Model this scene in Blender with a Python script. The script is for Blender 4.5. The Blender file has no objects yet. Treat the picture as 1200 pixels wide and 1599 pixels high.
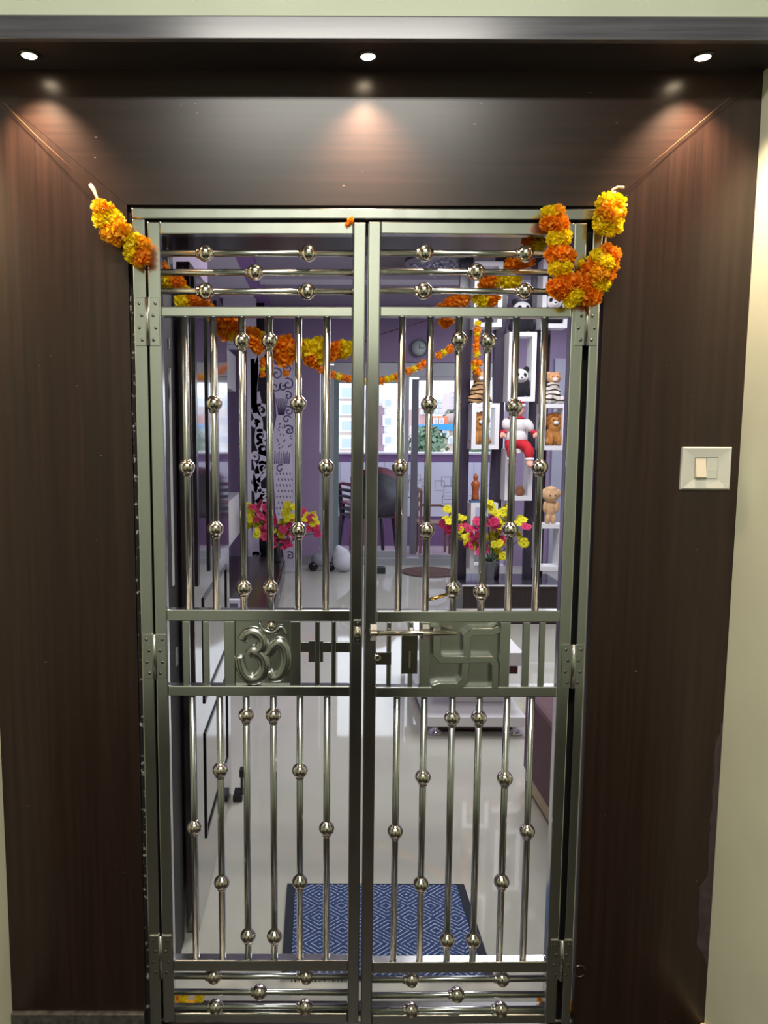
import bpy, bmesh, math, random
from mathutils import Vector, Matrix
random.seed(7)
scene = bpy.context.scene
COL = scene.collection
R = math.radians

# ------------------------------------------------------------------ camera
F, CX, CY = 1180.0, 495.0, 800.0
EYE, PITCH, ROLL = 1.6, R(6.14), R(0.15)
fw = Vector((0, math.cos(PITCH), -math.sin(PITCH)))
up0 = Vector((0, math.sin(PITCH), math.cos(PITCH)))
X0 = Vector((1, 0, 0))
rt = math.cos(ROLL) * X0 + math.sin(ROLL) * up0
up = -math.sin(ROLL) * X0 + math.cos(ROLL) * up0
cam = bpy.data.cameras.new('camera')
cam.sensor_fit = 'HORIZONTAL'
cam.sensor_width = 36
cam.lens = 36 * F / 1200
cam.shift_x = (600 - CX) / 1200
cam.shift_y = (800 - 799.5) / 1200
cam.clip_start, cam.clip_end = 0.02, 500
co = bpy.data.objects.new('camera', cam)
COL.objects.link(co)
M = Matrix((rt, up, -fw)).transposed().to_4x4()
M.translation = (0, 0, EYE)
co.matrix_world = M
scene.camera = co


def at(px, py, Y):
    """measured photo position -> world point on the vertical plane y = Y"""
    d = rt * ((px - CX) / F) - up * ((py - CY) / F) + fw
    return Vector((0, 0, EYE)) + d * (Y / d.y)


# ------------------------------------------------------------------ world, lights, exposure
w = bpy.data.worlds.new('overcast_sky')
scene.world = w
w.use_nodes = True
nt = w.node_tree
nt.nodes['Background'].inputs[0].default_value = (0.80, 0.88, 1.0, 1)
nt.nodes['Background'].inputs[1].default_value = 2.4
vs = scene.view_settings
vs.view_transform = 'Standard'
vs.look = 'None'
vs.exposure = 0.0
vs.gamma = 1.0
vs.use_curve_mapping = False


def area(name, loc, rot, sx, sy, power, color):
    l = bpy.data.lights.new(name, 'AREA')
    l.shape = 'RECTANGLE'
    l.size, l.size_y = sx, sy
    l.energy = power
    l.color = color
    o = bpy.data.objects.new(name, l)
    COL.objects.link(o)
    o.location = loc
    o.rotation_euler = rot
    return o


CORR_Z = 3.15
area('corridor_ceiling_light', (0.10, 0.15, CORR_Z - 0.03), (0, 0, 0), 1.2, 0.25, 62, (1, 0.97, 0.88))
area('foyer_ceiling_light', (0.3, 3.4, 3.0), (0, 0, 0), 0.8, 0.8, 17, (1, 0.97, 0.93))
area('living_ceiling_light', (1.4, 4.9, 3.0), (0, 0, 0), 1.0, 1.0, 72, (0.96, 0.96, 1.0))
area('dining_ceiling_light', (2.6, 7.3, 2.9), (0, 0, 0), 0.8, 0.6, 45, (0.93, 0.95, 1.0))

# ------------------------------------------------------------------ materials


def lin(c):
    return tuple(((v / 255) / 12.92 if v <= 10 else (((v / 255) + 0.055) / 1.055) ** 2.4) for v in c)


MATS = {}


def mat(name, rgb, rough=0.5, metal=0.0, noise=0.0, nscale=20.0, stretch=(1, 1, 1), bump=0.0, spec=0.5,
        ior=1.5, coat=0.0, emit=None, estr=0.0, rgb2=None, trans=0.0, rvar=0.0):
    if name in MATS:
        return MATS[name]
    m = bpy.data.materials.new(name)
    m.use_nodes = True
    n, L = m.node_tree.nodes, m.node_tree.links
    b = n['Principled BSDF']
    c = lin(rgb)
    b.inputs['Base Color'].default_value = (*c, 1)
    b.inputs['Roughness'].default_value = rough
    b.inputs['Metallic'].default_value = metal
    b.inputs['Specular IOR Level'].default_value = spec
    b.inputs['IOR'].default_value = ior
    b.inputs['Coat Weight'].default_value = coat
    b.inputs['Coat Roughness'].default_value = 0.06
    b.inputs['Transmission Weight'].default_value = trans
    if emit:
        b.inputs['Emission Color'].default_value = (*lin(emit), 1)
        b.inputs['Emission Strength'].default_value = estr
    if noise or bump or rgb2 or rvar:
        tc = n.new('ShaderNodeTexCoord')
        mp = n.new('ShaderNodeMapping')
        mp.inputs['Scale'].default_value = stretch
        nz = n.new('ShaderNodeTexNoise')
        nz.inputs['Scale'].default_value = nscale
        nz.inputs['Detail'].default_value = 6
        L.new(tc.outputs['Object'], mp.inputs[0])
        L.new(mp.outputs[0], nz.inputs['Vector'])
        if noise or rgb2:
            cr = n.new('ShaderNodeValToRGB')
            c2 = lin(rgb2) if rgb2 else tuple(min(1, v * (1 + noise)) for v in c)
            c1 = c if rgb2 else tuple(v * (1 - noise) for v in c)
            cr.color_ramp.elements[0].position, cr.color_ramp.elements[1].position = 0.32, 0.68
            cr.color_ramp.elements[0].color = (*c1, 1)
            cr.color_ramp.elements[1].color = (*c2, 1)
            L.new(nz.outputs['Fac'], cr.inputs[0])
            L.new(cr.outputs[0], b.inputs['Base Color'])
        if rvar:
            mr = n.new('ShaderNodeMapRange')
            mr.inputs['To Min'].default_value = max(0.02, rough - rvar)
            mr.inputs['To Max'].default_value = rough + rvar
            L.new(nz.outputs['Fac'], mr.inputs['Value'])
            L.new(mr.outputs[0], b.inputs['Roughness'])
        if bump:
            bp = n.new('ShaderNodeBump')
            bp.inputs['Strength'].default_value = bump
            bp.inputs['Distance'].default_value = 0.004
            L.new(nz.outputs['Fac'], bp.inputs['Height'])
            L.new(bp.outputs[0], b.inputs['Normal'])
    MATS[name] = m
    return m


def wood_laminate(name, vertical):
    """dark wenge laminate: grain streaks, pale chips and scratches"""
    m = mat(name, (46, 33, 30), rough=0.3, spec=0.5)
    n, L = m.node_tree.nodes, m.node_tree.links
    b = n['Principled BSDF']
    tc = n.new('ShaderNodeTexCoord')
    mp = n.new('ShaderNodeMapping')
    mp.inputs['Scale'].default_value = (38, 1, 0.9) if vertical else (0.9, 1, 38)
    nz = n.new('ShaderNodeTexNoise')
    nz.inputs['Scale'].default_value = 1.6
    nz.inputs['Detail'].default_value = 9
    nz.inputs['Roughness'].default_value = 0.65
    L.new(tc.outputs['Object'], mp.inputs[0])
    L.new(mp.outputs[0], nz.inputs['Vector'])
    cr = n.new('ShaderNodeValToRGB')
    e = cr.color_ramp.elements
    e[0].position, e[1].position = 0.3, 0.74
    e[0].color = (*lin((31, 20, 17)), 1)
    e[1].color = (*lin((54, 36, 29)), 1)
    L.new(nz.outputs['Fac'], cr.inputs[0])
    # sparse chips and scratches
    mp2 = n.new('ShaderNodeMapping')
    mp2.inputs['Scale'].default_value = (0.8, 1, 1.5)
    mp2.inputs['Rotation'].default_value = (0, 0.25, 0)
    L.new(tc.outputs['Object'], mp2.inputs[0])
    n2 = n.new('ShaderNodeTexVoronoi')
    n2.inputs['Scale'].default_value = 26
    L.new(mp2.outputs[0], n2.inputs['Vector'])
    n3 = n.new('ShaderNodeTexNoise')
    n3.inputs['Scale'].default_value = 6
    L.new(tc.outputs['Object'], n3.inputs['Vector'])
    sz = n.new('ShaderNodeMapRange')
    sz.inputs['From Min'].default_value, sz.inputs['From Max'].default_value = 0.5, 0.75
    sz.inputs['To Min'].default_value, sz.inputs['To Max'].default_value = 0.0, 0.12
    L.new(n3.outputs['Fac'], sz.inputs['Value'])
    c2 = n.new('ShaderNodeMath')
    c2.operation = 'LESS_THAN'
    L.new(n2.outputs['Distance'], c2.inputs[0])
    L.new(sz.outputs[0], c2.inputs[1])
    mx = n.new('ShaderNodeMixRGB')
    mx.inputs[2].default_value = (*lin((118, 98, 88)), 1)
    L.new(c2.outputs[0], mx.inputs[0])
    L.new(cr.outputs[0], mx.inputs[1])
    L.new(mx.outputs[0], b.inputs['Base Color'])
    return m


M_steel = mat('stainless_steel', (198, 201, 200), rough=0.2, metal=1, rvar=0.05, nscale=9, stretch=(3, 3, 1))
M_steel_round = mat('polished_steel_tube', (194, 196, 194), rough=0.25, metal=1)
M_ball = mat('polished_steel_ball', (216, 208, 198), rough=0.17, metal=1)
M_screw = mat('dark_screw_steel', (120, 116, 108), rough=0.3, metal=1)
M_brass = mat('brass', (190, 150, 80), rough=0.25, metal=1)
M_woodV = wood_laminate('wenge_laminate_upright_grain', True)
M_woodH = wood_laminate('wenge_laminate_level_grain', False)
M_fascia = mat('wenge_laminate_fascia', (92, 90, 98), rough=0.24, noise=0.25, nscale=3, stretch=(1, 1, 30), spec=0.7)
M_green = mat('pale_green_plaster', (213, 218, 197), rough=0.6, noise=0.05, nscale=4, bump=0.05)
M_corrceil = mat('corridor_ceiling_paint', (120, 122, 118), rough=0.8, noise=0.04)
M_corrfloor = mat('brown_granite_floor', (36, 29, 24), rough=0.3, noise=0.3, nscale=60)
M_granite = mat('grey_granite', (78, 76, 70), rough=0.35, noise=0.45, nscale=55)
M_lav = mat('lavender_paint', (160, 142, 176), rough=0.6, noise=0.04, nscale=3)
M_lavgrey = mat('grey_lavender_ceiling_paint', (168, 162, 180), rough=0.6, noise=0.03)
M_white = mat('white_laminate', (232, 232, 235), rough=0.3)
M_whitepl = mat('white_plaster', (225, 224, 235), rough=0.6)
M_floor = mat('cream_vitrified_tile', (190, 189, 178), rough=0.04, noise=0.04, nscale=2.5, ior=1.65)
M_dark = mat('dark_wenge_furniture', (44, 34, 34), rough=0.22, noise=0.2, nscale=3, stretch=(20, 20, 1))
M_plank = mat('dark_plum_grey_plank', (62, 56, 70), rough=0.25, noise=0.15, nscale=3, stretch=(20, 20, 1))
M_black = mat('black_plastic', (18, 18, 20), rough=0.35)
M_doorglass = mat('glossy_dark_door_laminate', (50, 40, 42), rough=0.08, ior=2.0, spec=0.8, coat=1.0)
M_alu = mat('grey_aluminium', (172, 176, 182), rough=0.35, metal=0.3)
M_aludark = mat('dark_grey_powder_coat', (112, 112, 124), rough=0.4)  # plain dark grey, the coating's own colour
M_glass = mat('window_glass', (255, 255, 255), rough=0.0, trans=1.0, ior=1.02, spec=0.2)
M_orange = mat('marigold_orange', (255, 148, 14), rough=0.6, noise=0.22, nscale=60)
M_orange2 = mat('marigold_amber', (255, 178, 22), rough=0.6, noise=0.22, nscale=60)
M_yellow = mat('marigold_yellow', (255, 222, 18), rough=0.6, noise=0.18, nscale=60)
for m_ in (M_orange, M_orange2, M_yellow):      # petals let light through
    n_, L_ = m_.node_tree.nodes, m_.node_tree.links
    pb_, out_ = n_['Principled BSDF'], n_['Material Output']
    tr_ = n_.new('ShaderNodeBsdfTranslucent')
    L_.new(pb_.inputs['Base Color'].links[0].from_socket, tr_.inputs['Color'])
    mx_ = n_.new('ShaderNodeMixShader')
    mx_.inputs[0].default_value = 0.4
    L_.new(pb_.outputs[0], mx_.inputs[1])
    L_.new(tr_.outputs[0], mx_.inputs[2])
    L_.new(mx_.outputs[0], out_.inputs['Surface'])
M_string = mat('cream_cotton_string', (215, 190, 155), rough=0.9)
M_thread = mat('brown_jute_thread', (120, 84, 52), rough=0.9)
M_leaf = mat('leaf_green', (52, 92, 40), rough=0.5, noise=0.2)

# ------------------------------------------------------------------ mesh helpers
WL = {}


def wl(o):
    return WL.get(o.name, Vector((0, 0, 0))) if o else Vector((0, 0, 0))


def link(name, me, m, loc=(0, 0, 0), parent=None, rot=None):
    o = bpy.data.objects.new(name, me)
    COL.objects.link(o)
    if m and me and not me.materials:
        me.materials.append(m)
    loc = Vector(loc)
    if parent:
        o.parent = parent
        o.location = loc - wl(parent)
    else:
        o.location = loc
    WL[o.name] = loc
    if rot:
        o.rotation_euler = rot
    return o


def thing(name, loc, label, cat, group=None):
    o = link(name, None, None, loc)
    o.empty_display_size = 0.05
    return tag(o, label, cat, group)


def tag(o, label, cat, group=None):
    o['label'] = label
    o['category'] = cat
    if group:
        o['group'] = group
    return o


def struct(o):
    o['kind'] = 'structure'
    return o


def fin(bm, smooth=False, name='m'):
    bmesh.ops.recalc_face_normals(bm, faces=bm.faces)
    me = bpy.data.meshes.new(name)
    bm.to_mesh(me)
    bm.free()
    if smooth:
        for p in me.polygons:
            p.use_smooth = True
    return me


CACHE = {}


def boxmesh(sx, sy, sz, bev=0.0, m=None):
    k = ('b', round(sx, 4), round(sy, 4), round(sz, 4), bev, m.name if m else '')
    if k in CACHE:
        return CACHE[k]
    bm = bmesh.new()
    bmesh.ops.create_cube(bm, size=1)
    bmesh.ops.scale(bm, vec=(sx, sy, sz), verts=bm.verts)
    if bev:
        bmesh.ops.bevel(bm, geom=bm.edges[:], offset=min(bev, 0.45 * min(sx, sy, sz)), segments=2, affect='EDGES', profile=0.5)
    me = fin(bm, False, 'box')
    if m:
        me.materials.append(m)
    CACHE[k] = me
    return me


def box(name, a, b, m, parent=None, bev=0.0):
    """box between two opposite world corners"""
    lo = Vector([min(p, q) for p, q in zip(a, b)])
    hi = Vector([max(p, q) for p, q in zip(a, b)])
    s = hi - lo
    return link(name, boxmesh(s.x, s.y, s.z, bev, m), m, (lo + hi) / 2, parent)


def revolve(prof, seg=20):
    """lathe about z; prof = [(r, z)...]"""
    bm = bmesh.new()
    rings = []
    for r, z in prof:
        rings.append([bm.verts.new((max(r, 1e-5) * math.cos(2 * math.pi * i / seg), max(r, 1e-5) * math.sin(2 * math.pi * i / seg), z)) for i in range(seg)])
    for k in range(len(rings) - 1):
        for i in range(seg):
            j = (i + 1) % seg
            bm.faces.new((rings[k][i], rings[k][j], rings[k + 1][j], rings[k + 1][i]))
    bmesh.ops.remove_doubles(bm, verts=bm.verts, dist=1e-4)
    bmesh.ops.holes_fill(bm, edges=[e for e in bm.edges if e.is_boundary], sides=0)
    return fin(bm, True, 'lathe')


def lathe(name, prof, m, loc, parent=None, seg=20, rot=None):
    k = ('l', tuple((round(r, 4), round(z, 4)) for r, z in prof), seg, m.name)
    if k not in CACHE:
        CACHE[k] = revolve(prof, seg)
    return link(name, CACHE[k], m, loc, parent, rot)


def tube_bm(bm, pts, r, seg=8):
    pts = [Vector(p) for p in pts]
    rings = []
    for i, p in enumerate(pts):
        t = (pts[min(i + 1, len(pts) - 1)] - pts[max(i - 1, 0)]).normalized()
        a = t.cross(Vector((0, 1, 0)))
        if a.length < 0.1:
            a = t.cross(Vector((1, 0, 0)))
        a.normalize()
        b = t.cross(a)
        rr = r[i] if isinstance(r, (list, tuple)) else r
        rings.append([bm.verts.new(p + a * rr * math.cos(2 * math.pi * k / seg) + b * rr * math.sin(2 * math.pi * k / seg)) for k in range(seg)])
    for q in range(len(rings) - 1):
        for k in range(seg):
            j = (k + 1) % seg
            bm.faces.new((rings[q][k], rings[q][j], rings[q + 1][j], rings[q + 1][k]))
    bm.faces.new(rings[0])
    bm.faces.new(rings[-1])


def tube(name, pts, r, m, parent=None, seg=8):
    bm = bmesh.new()
    o = Vector(pts[0])
    tube_bm(bm, [Vector(p) - o for p in pts], r, seg)
    return link(name, fin(bm, True, 'tube'), m, o, parent)


def ribbon_bm(bm, pts, wd, y0, y1):
    """flat strip in the xz plane, from y0 (front) to y1 (back)"""
    P = [Vector((p[0], p[1])) for p in pts]
    Lf, Rt = [], []
    for i, p in enumerate(P):
        t0 = (P[i] - P[i - 1]).normalized() if i else None
        t1 = (P[i + 1] - P[i]).normalized() if i < len(P) - 1 else None
        if t0 is None: t0 = t1
        if t1 is None: t1 = t0
        t = (t0 + t1)
        t = t.normalized() if t.length > 1e-6 else t1
        nrm = Vector((-t.y, t.x))
        sc = 1 / max(0.5, nrm.dot(Vector((-t1.y, t1.x))))
        ww = (wd[i] if isinstance(wd, (list, tuple)) else wd) / 2 * sc
        Lf.append(p + nrm * ww)
        Rt.append(p - nrm * ww)
    vs_ = [[bm.verts.new((q[i].x, y, q[i].y)) for i in range(len(P))] for q in (Lf, Rt) for y in (y0, y1)]
    lf, lb, rf, rb = vs_
    for i in range(len(P) - 1):
        bm.faces.new((lf[i], lf[i + 1], rf[i + 1], rf[i]))
        bm.faces.new((lb[i + 1], lb[i], rb[i], rb[i + 1]))
        bm.faces.new((lf[i + 1], lf[i], lb[i], lb[i + 1]))
        bm.faces.new((rf[i], rf[i + 1], rb[i + 1], rb[i]))
    bm.faces.new((lf[0], rf[0], rb[0], lb[0]))
    bm.faces.new((lf[-1], lb[-1], rb[-1], rf[-1]))


def smooth_path(pts, n=6):
    """Catmull-Rom"""
    P = [Vector(p) for p in pts]
    P = [2 * P[0] - P[1]] + P + [2 * P[-1] - P[-2]]
    out = []
    for i in range(1, len(P) - 2):
        for k in range(n):
            t = k / n
            out.append(0.5 * ((2 * P[i]) + (P[i + 1] - P[i - 1]) * t + (2 * P[i - 1] - 5 * P[i] + 4 * P[i + 1] - P[i + 2]) * t * t + (3 * P[i] - P[i - 1] - 3 * P[i + 1] + P[i + 2]) * t ** 3))
    out.append(P[-2])
    return out


def prism(name, poly, y0, y1, m, parent=None):
    """polygon in xz, extruded y0..y1 (world coords)"""
    c = Vector((sum(p[0] for p in poly) / len(poly), (y0 + y1) / 2, sum(p[1] for p in poly) / len(poly)))
    bm = bmesh.new()
    f = [bm.verts.new((p[0] - c.x, y0 - c.y, p[1] - c.z)) for p in poly]
    b = [bm.verts.new((p[0] - c.x, y1 - c.y, p[1] - c.z)) for p in poly]
    bm.faces.new(f)
    bm.faces.new(b[::-1])
    for i in range(len(poly)):
        j = (i + 1) % len(poly)
        bm.faces.new((f[i], b[i], b[j], f[j]))
    return link(name, fin(bm, False, 'prism'), m, c, parent)


def blob_mesh(parts, voxel=0.006, name='blob'):
    """overlapping ellipsoids -> one continuous surface; parts: (centre, radii, rot_euler)"""
    bm = bmesh.new()
    for p in parts:
        c, r = p[0], p[1]
        rot = Matrix.Identity(4)
        if len(p) > 2:
            from mathutils import Euler
            rot = Euler(p[2]).to_matrix().to_4x4()
        bmesh.ops.create_icosphere(bm, subdivisions=3, radius=1, matrix=Matrix.Translation(c) @ rot @ Matrix.Diagonal((*r, 1)))
    me = fin(bm, True, name)
    return me


def blob(name, parts, m, loc, parent=None, voxel=0.006, rot=None):
    o = link(name, blob_mesh(parts), m, loc, parent, rot)
    md = o.modifiers.new('remesh', 'REMESH')
    md.mode = 'VOXEL'
    md.voxel_size = voxel
    md.use_smooth_shade = True
    s = o.modifiers.new('smooth', 'SMOOTH')
    s.iterations = 4
    return o


# ------------------------------------------------------------------ structure: corridor side
GY = 1.87            # front plane of the gate
WY = 1.875           # front of the dark panelling
FX0, FX1 = at(205, 673, GY).x, 0.0
FX0 = at(213, 673, GY).x
FX1 = at(929.5, 673, GY).x
FZ1 = at(570, 325, GY).z
XL, XR = -0.815, 1.047      # alcove side walls
SOF_Z = at(575, 110, WY).z  # soffit height
SOF_Y = WY - 0.145
ALC_Y = 1.585
TOPX0, TOPX1 = FX0 - 0.012, FX1 + 0.010
TOPZ = FZ1 + 0.008

struct(box('floor_corridor', (-3, -0.75, -0.1), (3, 1.9, 0.0), M_corrfloor))
struct(box('ceiling_corridor', (-3, -0.75, CORR_Z), (3, 2.2, CORR_Z + 0.1), M_corrceil))
struct(box('wall_corridor_back', (-3, -0.85, 0), (3, -0.75, CORR_Z), M_green))
struct(box('wall_corridor_left', (-3.1, -0.85, 0), (-3, 1.6, CORR_Z), M_green))
struct(box('wall_corridor_right', (3, -0.85, 0), (3.1, 1.6, CORR_Z), M_green))
struct(box('wall_left', (-3, ALC_Y, 0), (XL, 2.2, CORR_Z), M_green))
struct(box('wall_right', (XR, ALC_Y, 0), (3, 2.2, CORR_Z), M_green))
struct(box('wall_top', (XL, SOF_Y + 0.002, SOF_Z + 0.047), (XR, 2.2, CORR_Z), M_green))

# unseen dark door, added to darken reflections in the gate's centre stiles
d2 = struct(box('added_reflection_door', (-0.28, -0.7499, 0.0), (0.62, -0.70, 2.02), M_woodV, None, 0.004))
for z0_, z1_ in ((0.15, 0.9), (1.05, 1.88)):
    box('moulding', (-0.15, -0.6998, z0_), (0.49, -0.685, z1_), M_woodV, d2, 0.006)
lathe('knob', [(0, 0), (0.014, 0), (0.014, 0.03), (0.03, 0.045), (0.03, 0.06), (0, 0.07)], M_brass, (-0.21, -0.6998, 1.0), d2, 16, (R(-90), 0, 0))

# masonry behind the panelling, with the doorway
DX0, DX1 = -0.415, 0.74      # clear doorway between the dark jambs
DZ = FZ1 - 0.03
M_mason = mat('dark_painted_masonry', (40, 34, 34), rough=0.7)
struct(box('wall_front_left', (XL, WY + 0.022, 0), (DX0 - 0.03, 2.2, DZ + 0.03), M_mason))
struct(box('wall_front_right', (DX1 + 0.03, WY + 0.022, 0), (XR, 2.2, DZ + 0.03), M_mason))
struct(box('wall_front_top', (XL, WY + 0.022, DZ + 0.03), (XR, 2.2, SOF_Z + 0.05), M_mason))
# laminate panelling: two uprights and a header, mitred at the corners
BASE_Z = at(120, 1578, WY).z
mitL = (XL, TOPZ + (TOPX0 - XL) * 0.83)
mitR = (XR, TOPZ + (XR - TOPX1) * 0.83)
g = 0.0008
struct(prism('trim_1', [(XL, BASE_Z), (TOPX0, BASE_Z), (TOPX0, TOPZ - g), (mitL[0], mitL[1] - g)], WY, WY + 0.022, M_woodV))
struct(prism('trim_2', [(TOPX1, 0.012), (XR, 0.012), (XR, mitR[1] - g), (TOPX1, TOPZ - g)], WY, WY + 0.022, M_woodV))
struct(prism('trim_3', [(TOPX0, TOPZ), (TOPX1, TOPZ), (XR, mitR[1]), (XR, SOF_Z), (XL, SOF_Z), (XL, mitL[1])], WY, WY + 0.022, M_woodH))
# granite skirting at the foot of the left panel
o = struct(box('baseboard_left', (XL, WY - 0.012, 0), (TOPX0 - 0.002, WY + 0.022, BASE_Z - 0.001), M_granite, bev=0.003))
struct(box('baseboard_right', (XR - 0.012, ALC_Y, 0), (XR, WY - 0.001, 0.022), mat('cream_stone_skirting', (226, 206, 170), rough=0.4), bev=0.002))
# header box with soffit and fascia
hd = struct(box('trim_4', (XL, SOF_Y + 0.018, SOF_Z + 0.0005), (XR, WY + 0.022, SOF_Z + 0.019), mat('soffit_laminate', (36, 32, 36), rough=0.45, noise=0.15, nscale=3, stretch=(1, 20, 1))))
box('fascia', (XL, SOF_Y, SOF_Z - 0.001), (XR, SOF_Y + 0.0178, SOF_Z + 0.046), M_fascia, hd, bev=0.002)
# worn edging strip on the right of the right panel
random.seed(3)
poly, right = [], []
for i in range(26):
    py = 1130 + i * 15
    edge = at(1160 - (py - 672) * 0.0642, py, WY).x
    right.append((XR - 0.002, at(1110, py, WY).z))
    wdt = 0.014 + 0.006 * random.random() + (0.016 if 1370 < py < 1480 else 0)
    if py < 1150 or py > 1500: wdt *= 0.4
    poly.append((XR - wdt, at(1110, py, WY).z))
struct(prism('trim_5', poly + right[::-1], WY - 0.0012, WY + 0.001, mat('bare_core_board', (66, 52, 56), rough=0.8, noise=0.25, nscale=30)))

# ------------------------------------------------------------------ downlights
M_lamp = mat('warm_lamp_lens', (255, 240, 215), emit=(255, 232, 196), estr=22)
M_ring = mat('lamp_trim_ring', (60, 55, 52), rough=0.3, metal=0.6)
LY = at(575, 87, WY - 0.07).y
for i, (px, lab) in enumerate([(46, 'small warm recessed downlight at the left end of the header'), (575, 'small warm recessed downlight above the middle of the gate'), (1098, 'small warm recessed downlight at the right end above the switch')]):
    x = at(px, 85, WY - 0.07).x
    t = thing('downlight', (x, WY - 0.072, SOF_Z), lab, 'downlight', 'downlights in the dark header')
    lathe('trim_ring', [(0.017, -0.004), (0.024, -0.004), (0.026, 0.0), (0.0168, 0.0), (0.017, -0.004)], M_ring, (x, WY - 0.072, SOF_Z), t)
    lathe('lens', [(0.0, -0.0035), (0.0165, -0.0035), (0.0165, -0.001), (0.0, -0.001)], M_lamp, (x, WY - 0.072, SOF_Z), t)
    l = bpy.data.lights.new('downlight_spot', 'SPOT')
    l.energy = 46
    l.color = (1, 0.72, 0.48)
    l.spot_size = R(105)
    l.spot_blend = 0.9
    l.shadow_soft_size = 0.016
    lo = bpy.data.objects.new('downlight_spot', l)
    COL.objects.link(lo)
    lo.parent = t
    lo.location = (0, 0, -0.008)

# ------------------------------------------------------------------ gate frame
TW = 0.0315       # frame tube face width
TH = 0.035        # tube depth
fr = thing('gate_surround', (0.12, GY, 0), 'outer stainless steel surround of the gate, fixed in the dark panelling', 'gate surround')


def upright(name, x0, x1, z0, z1, parent, y0=GY, d=TH, m=None, bev=0.003):
    return box(name, (x0, y0, z0), (x1, y0 + d, z1), m or M_steel, parent, bev)


M_flk = mat('flaking_sealant', (26, 22, 22), rough=0.8, rgb2=(26, 22, 22))
_n, _L = M_flk.node_tree.nodes, M_flk.node_tree.links
_r = [q for q in _n if q.type == 'VALTORGB'][0].color_ramp
_r.elements[0].position, _r.elements[1].position = 0.60, 0.68
_r.elements[1].color = (*lin((176, 168, 170)), 1)
[q for q in _n if q.type == 'TEX_NOISE'][0].inputs['Scale'].default_value = 70
box('sealant', (FX0 - 0.011, GY + 0.012, 0.004), (FX0 - 0.0005, GY + 0.02, FZ1 - 0.2), M_flk, fr)
upright('stile', FX0, FX0 + TW, 0.004, FZ1 - 0.0257, fr)
TWR = 0.0238
upright('stile', FX1 - TWR, FX1, 0.004, FZ1 - 0.0257, fr)
M_gap = mat('dark_rebate', (20, 17, 17), rough=0.8)
box('rebate', (FX0, GY + 0.0355, 0.004), (FX0 + TW + 0.022, GY + 0.048, FZ1), M_gap, fr)
box('rebate', (FX1 - TWR - 0.024, GY + 0.0355, 0.004), (FX1, GY + 0.048, FZ1), M_gap, fr)
box('rebate', (FX0 + TW + 0.0225, GY + 0.0355, FZ1 - TW - 0.022), (FX1 - TWR - 0.0245, GY + 0.048, FZ1), M_gap, fr)
box('rail', (FX0, GY, FZ1 - 0.0255), (FX1, GY + TH, FZ1), M_steel, fr, 0.003)


def Z(py, px=570):
    return at(px, py, GY).z


def Xat(px, py):
    return at(px, py, GY).x


BAR_R = 0.0088
BALL_R = 0.0205


def bar_v(leaf, px, py, z0, z1, balls):
    x = Xat(px, py)
    y = GY + 0.015
    h = z1 - z0
    b = lathe('bar', [(0.0, 0), (BAR_R, 0), (BAR_R, h), (0.0, h)], M_steel_round, (x, y, z0), leaf, 16)
    for bp in balls:
        ball(b, (x, y, Z(bp, px)))


BALLPROF = [(0.0, -BALL_R - 0.003), (0.0098, -BALL_R - 0.003), (0.0120, -BALL_R + 0.001), (0.0118, -BALL_R + 0.004)] + \
    [(BALL_R * math.cos(R(a)), BALL_R * 0.95 * math.sin(R(a))) for a in range(-52, 53, 8)] + \
    [(0.0100, BALL_R - 0.0025), (0.0092, BALL_R - 0.001), (0.0, BALL_R - 0.001)]


def ball(parent, loc, rot=None):
    return lathe('ball', BALLPROF, M_ball, loc, parent, 24, rot)


def bar_h(leaf, x0, x1, py, balls, pxm):
    z = Z(py, pxm)
    y = GY + 0.015
    bm = None
    k = ('hb', round(x1 - x0, 4))
    L_ = x1 - x0
    b = lathe('bar', [(0.0, 0), (BAR_R * 0.92, 0), (BAR_R * 0.92, L_), (0.0, L_)], M_steel_round, (x0, y, z), leaf, 16, (0, R(90), 0))
    for bp in balls:
        x = Xat(bp, py)
        # in the rotated bar's own frame its length is local z
        o = lathe('ball', BALLPROF, M_ball, (0, 0, 0), None, 24)
        o.parent = b
        o.location = (0, 0, x - x0)
    return b


z_top0, z_top1 = Z(366), Z(347)
z_r2a, z_r2b = Z(495), Z(479)
z_r3a, z_r3b = Z(971), Z(953)
z_r4a, z_r4b = Z(1088), Z(1072)
z_r5a, z_r5b = Z(1518), Z(1501)
z_b0, z_b1 = 0.02, 0.046
# leaf extents
LX0, LX1 = Xat(236, 673), Xat(569, 673)
RX0, RX1 = Xat(572, 673), Xat(905, 673)
SW = 0.0305


def gate_leaf(x0, x1, hinge_x, label, side):
    t = thing('gate_leaf', (hinge_x, GY + 0.015, 0), label, 'gate')
    upright('stile', x0, x0 + SW, z_b0, z_top1, t, d=0.03)
    upright('stile', x1 - SW, x1, z_b0, z_top1, t, d=0.03)
    for a, b in ((z_top0, z_top1), (z_r2a, z_r2b), (z_r3a, z_r3b), (z_r4a, z_r4b), (z_r5a, z_r5b), (z_b0, z_b1)):
        box('rail', (x0 + SW, GY + 0.0005, a), (x1 - SW, GY + 0.0295, b), M_steel, t, 0.0025)
    return t


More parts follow.
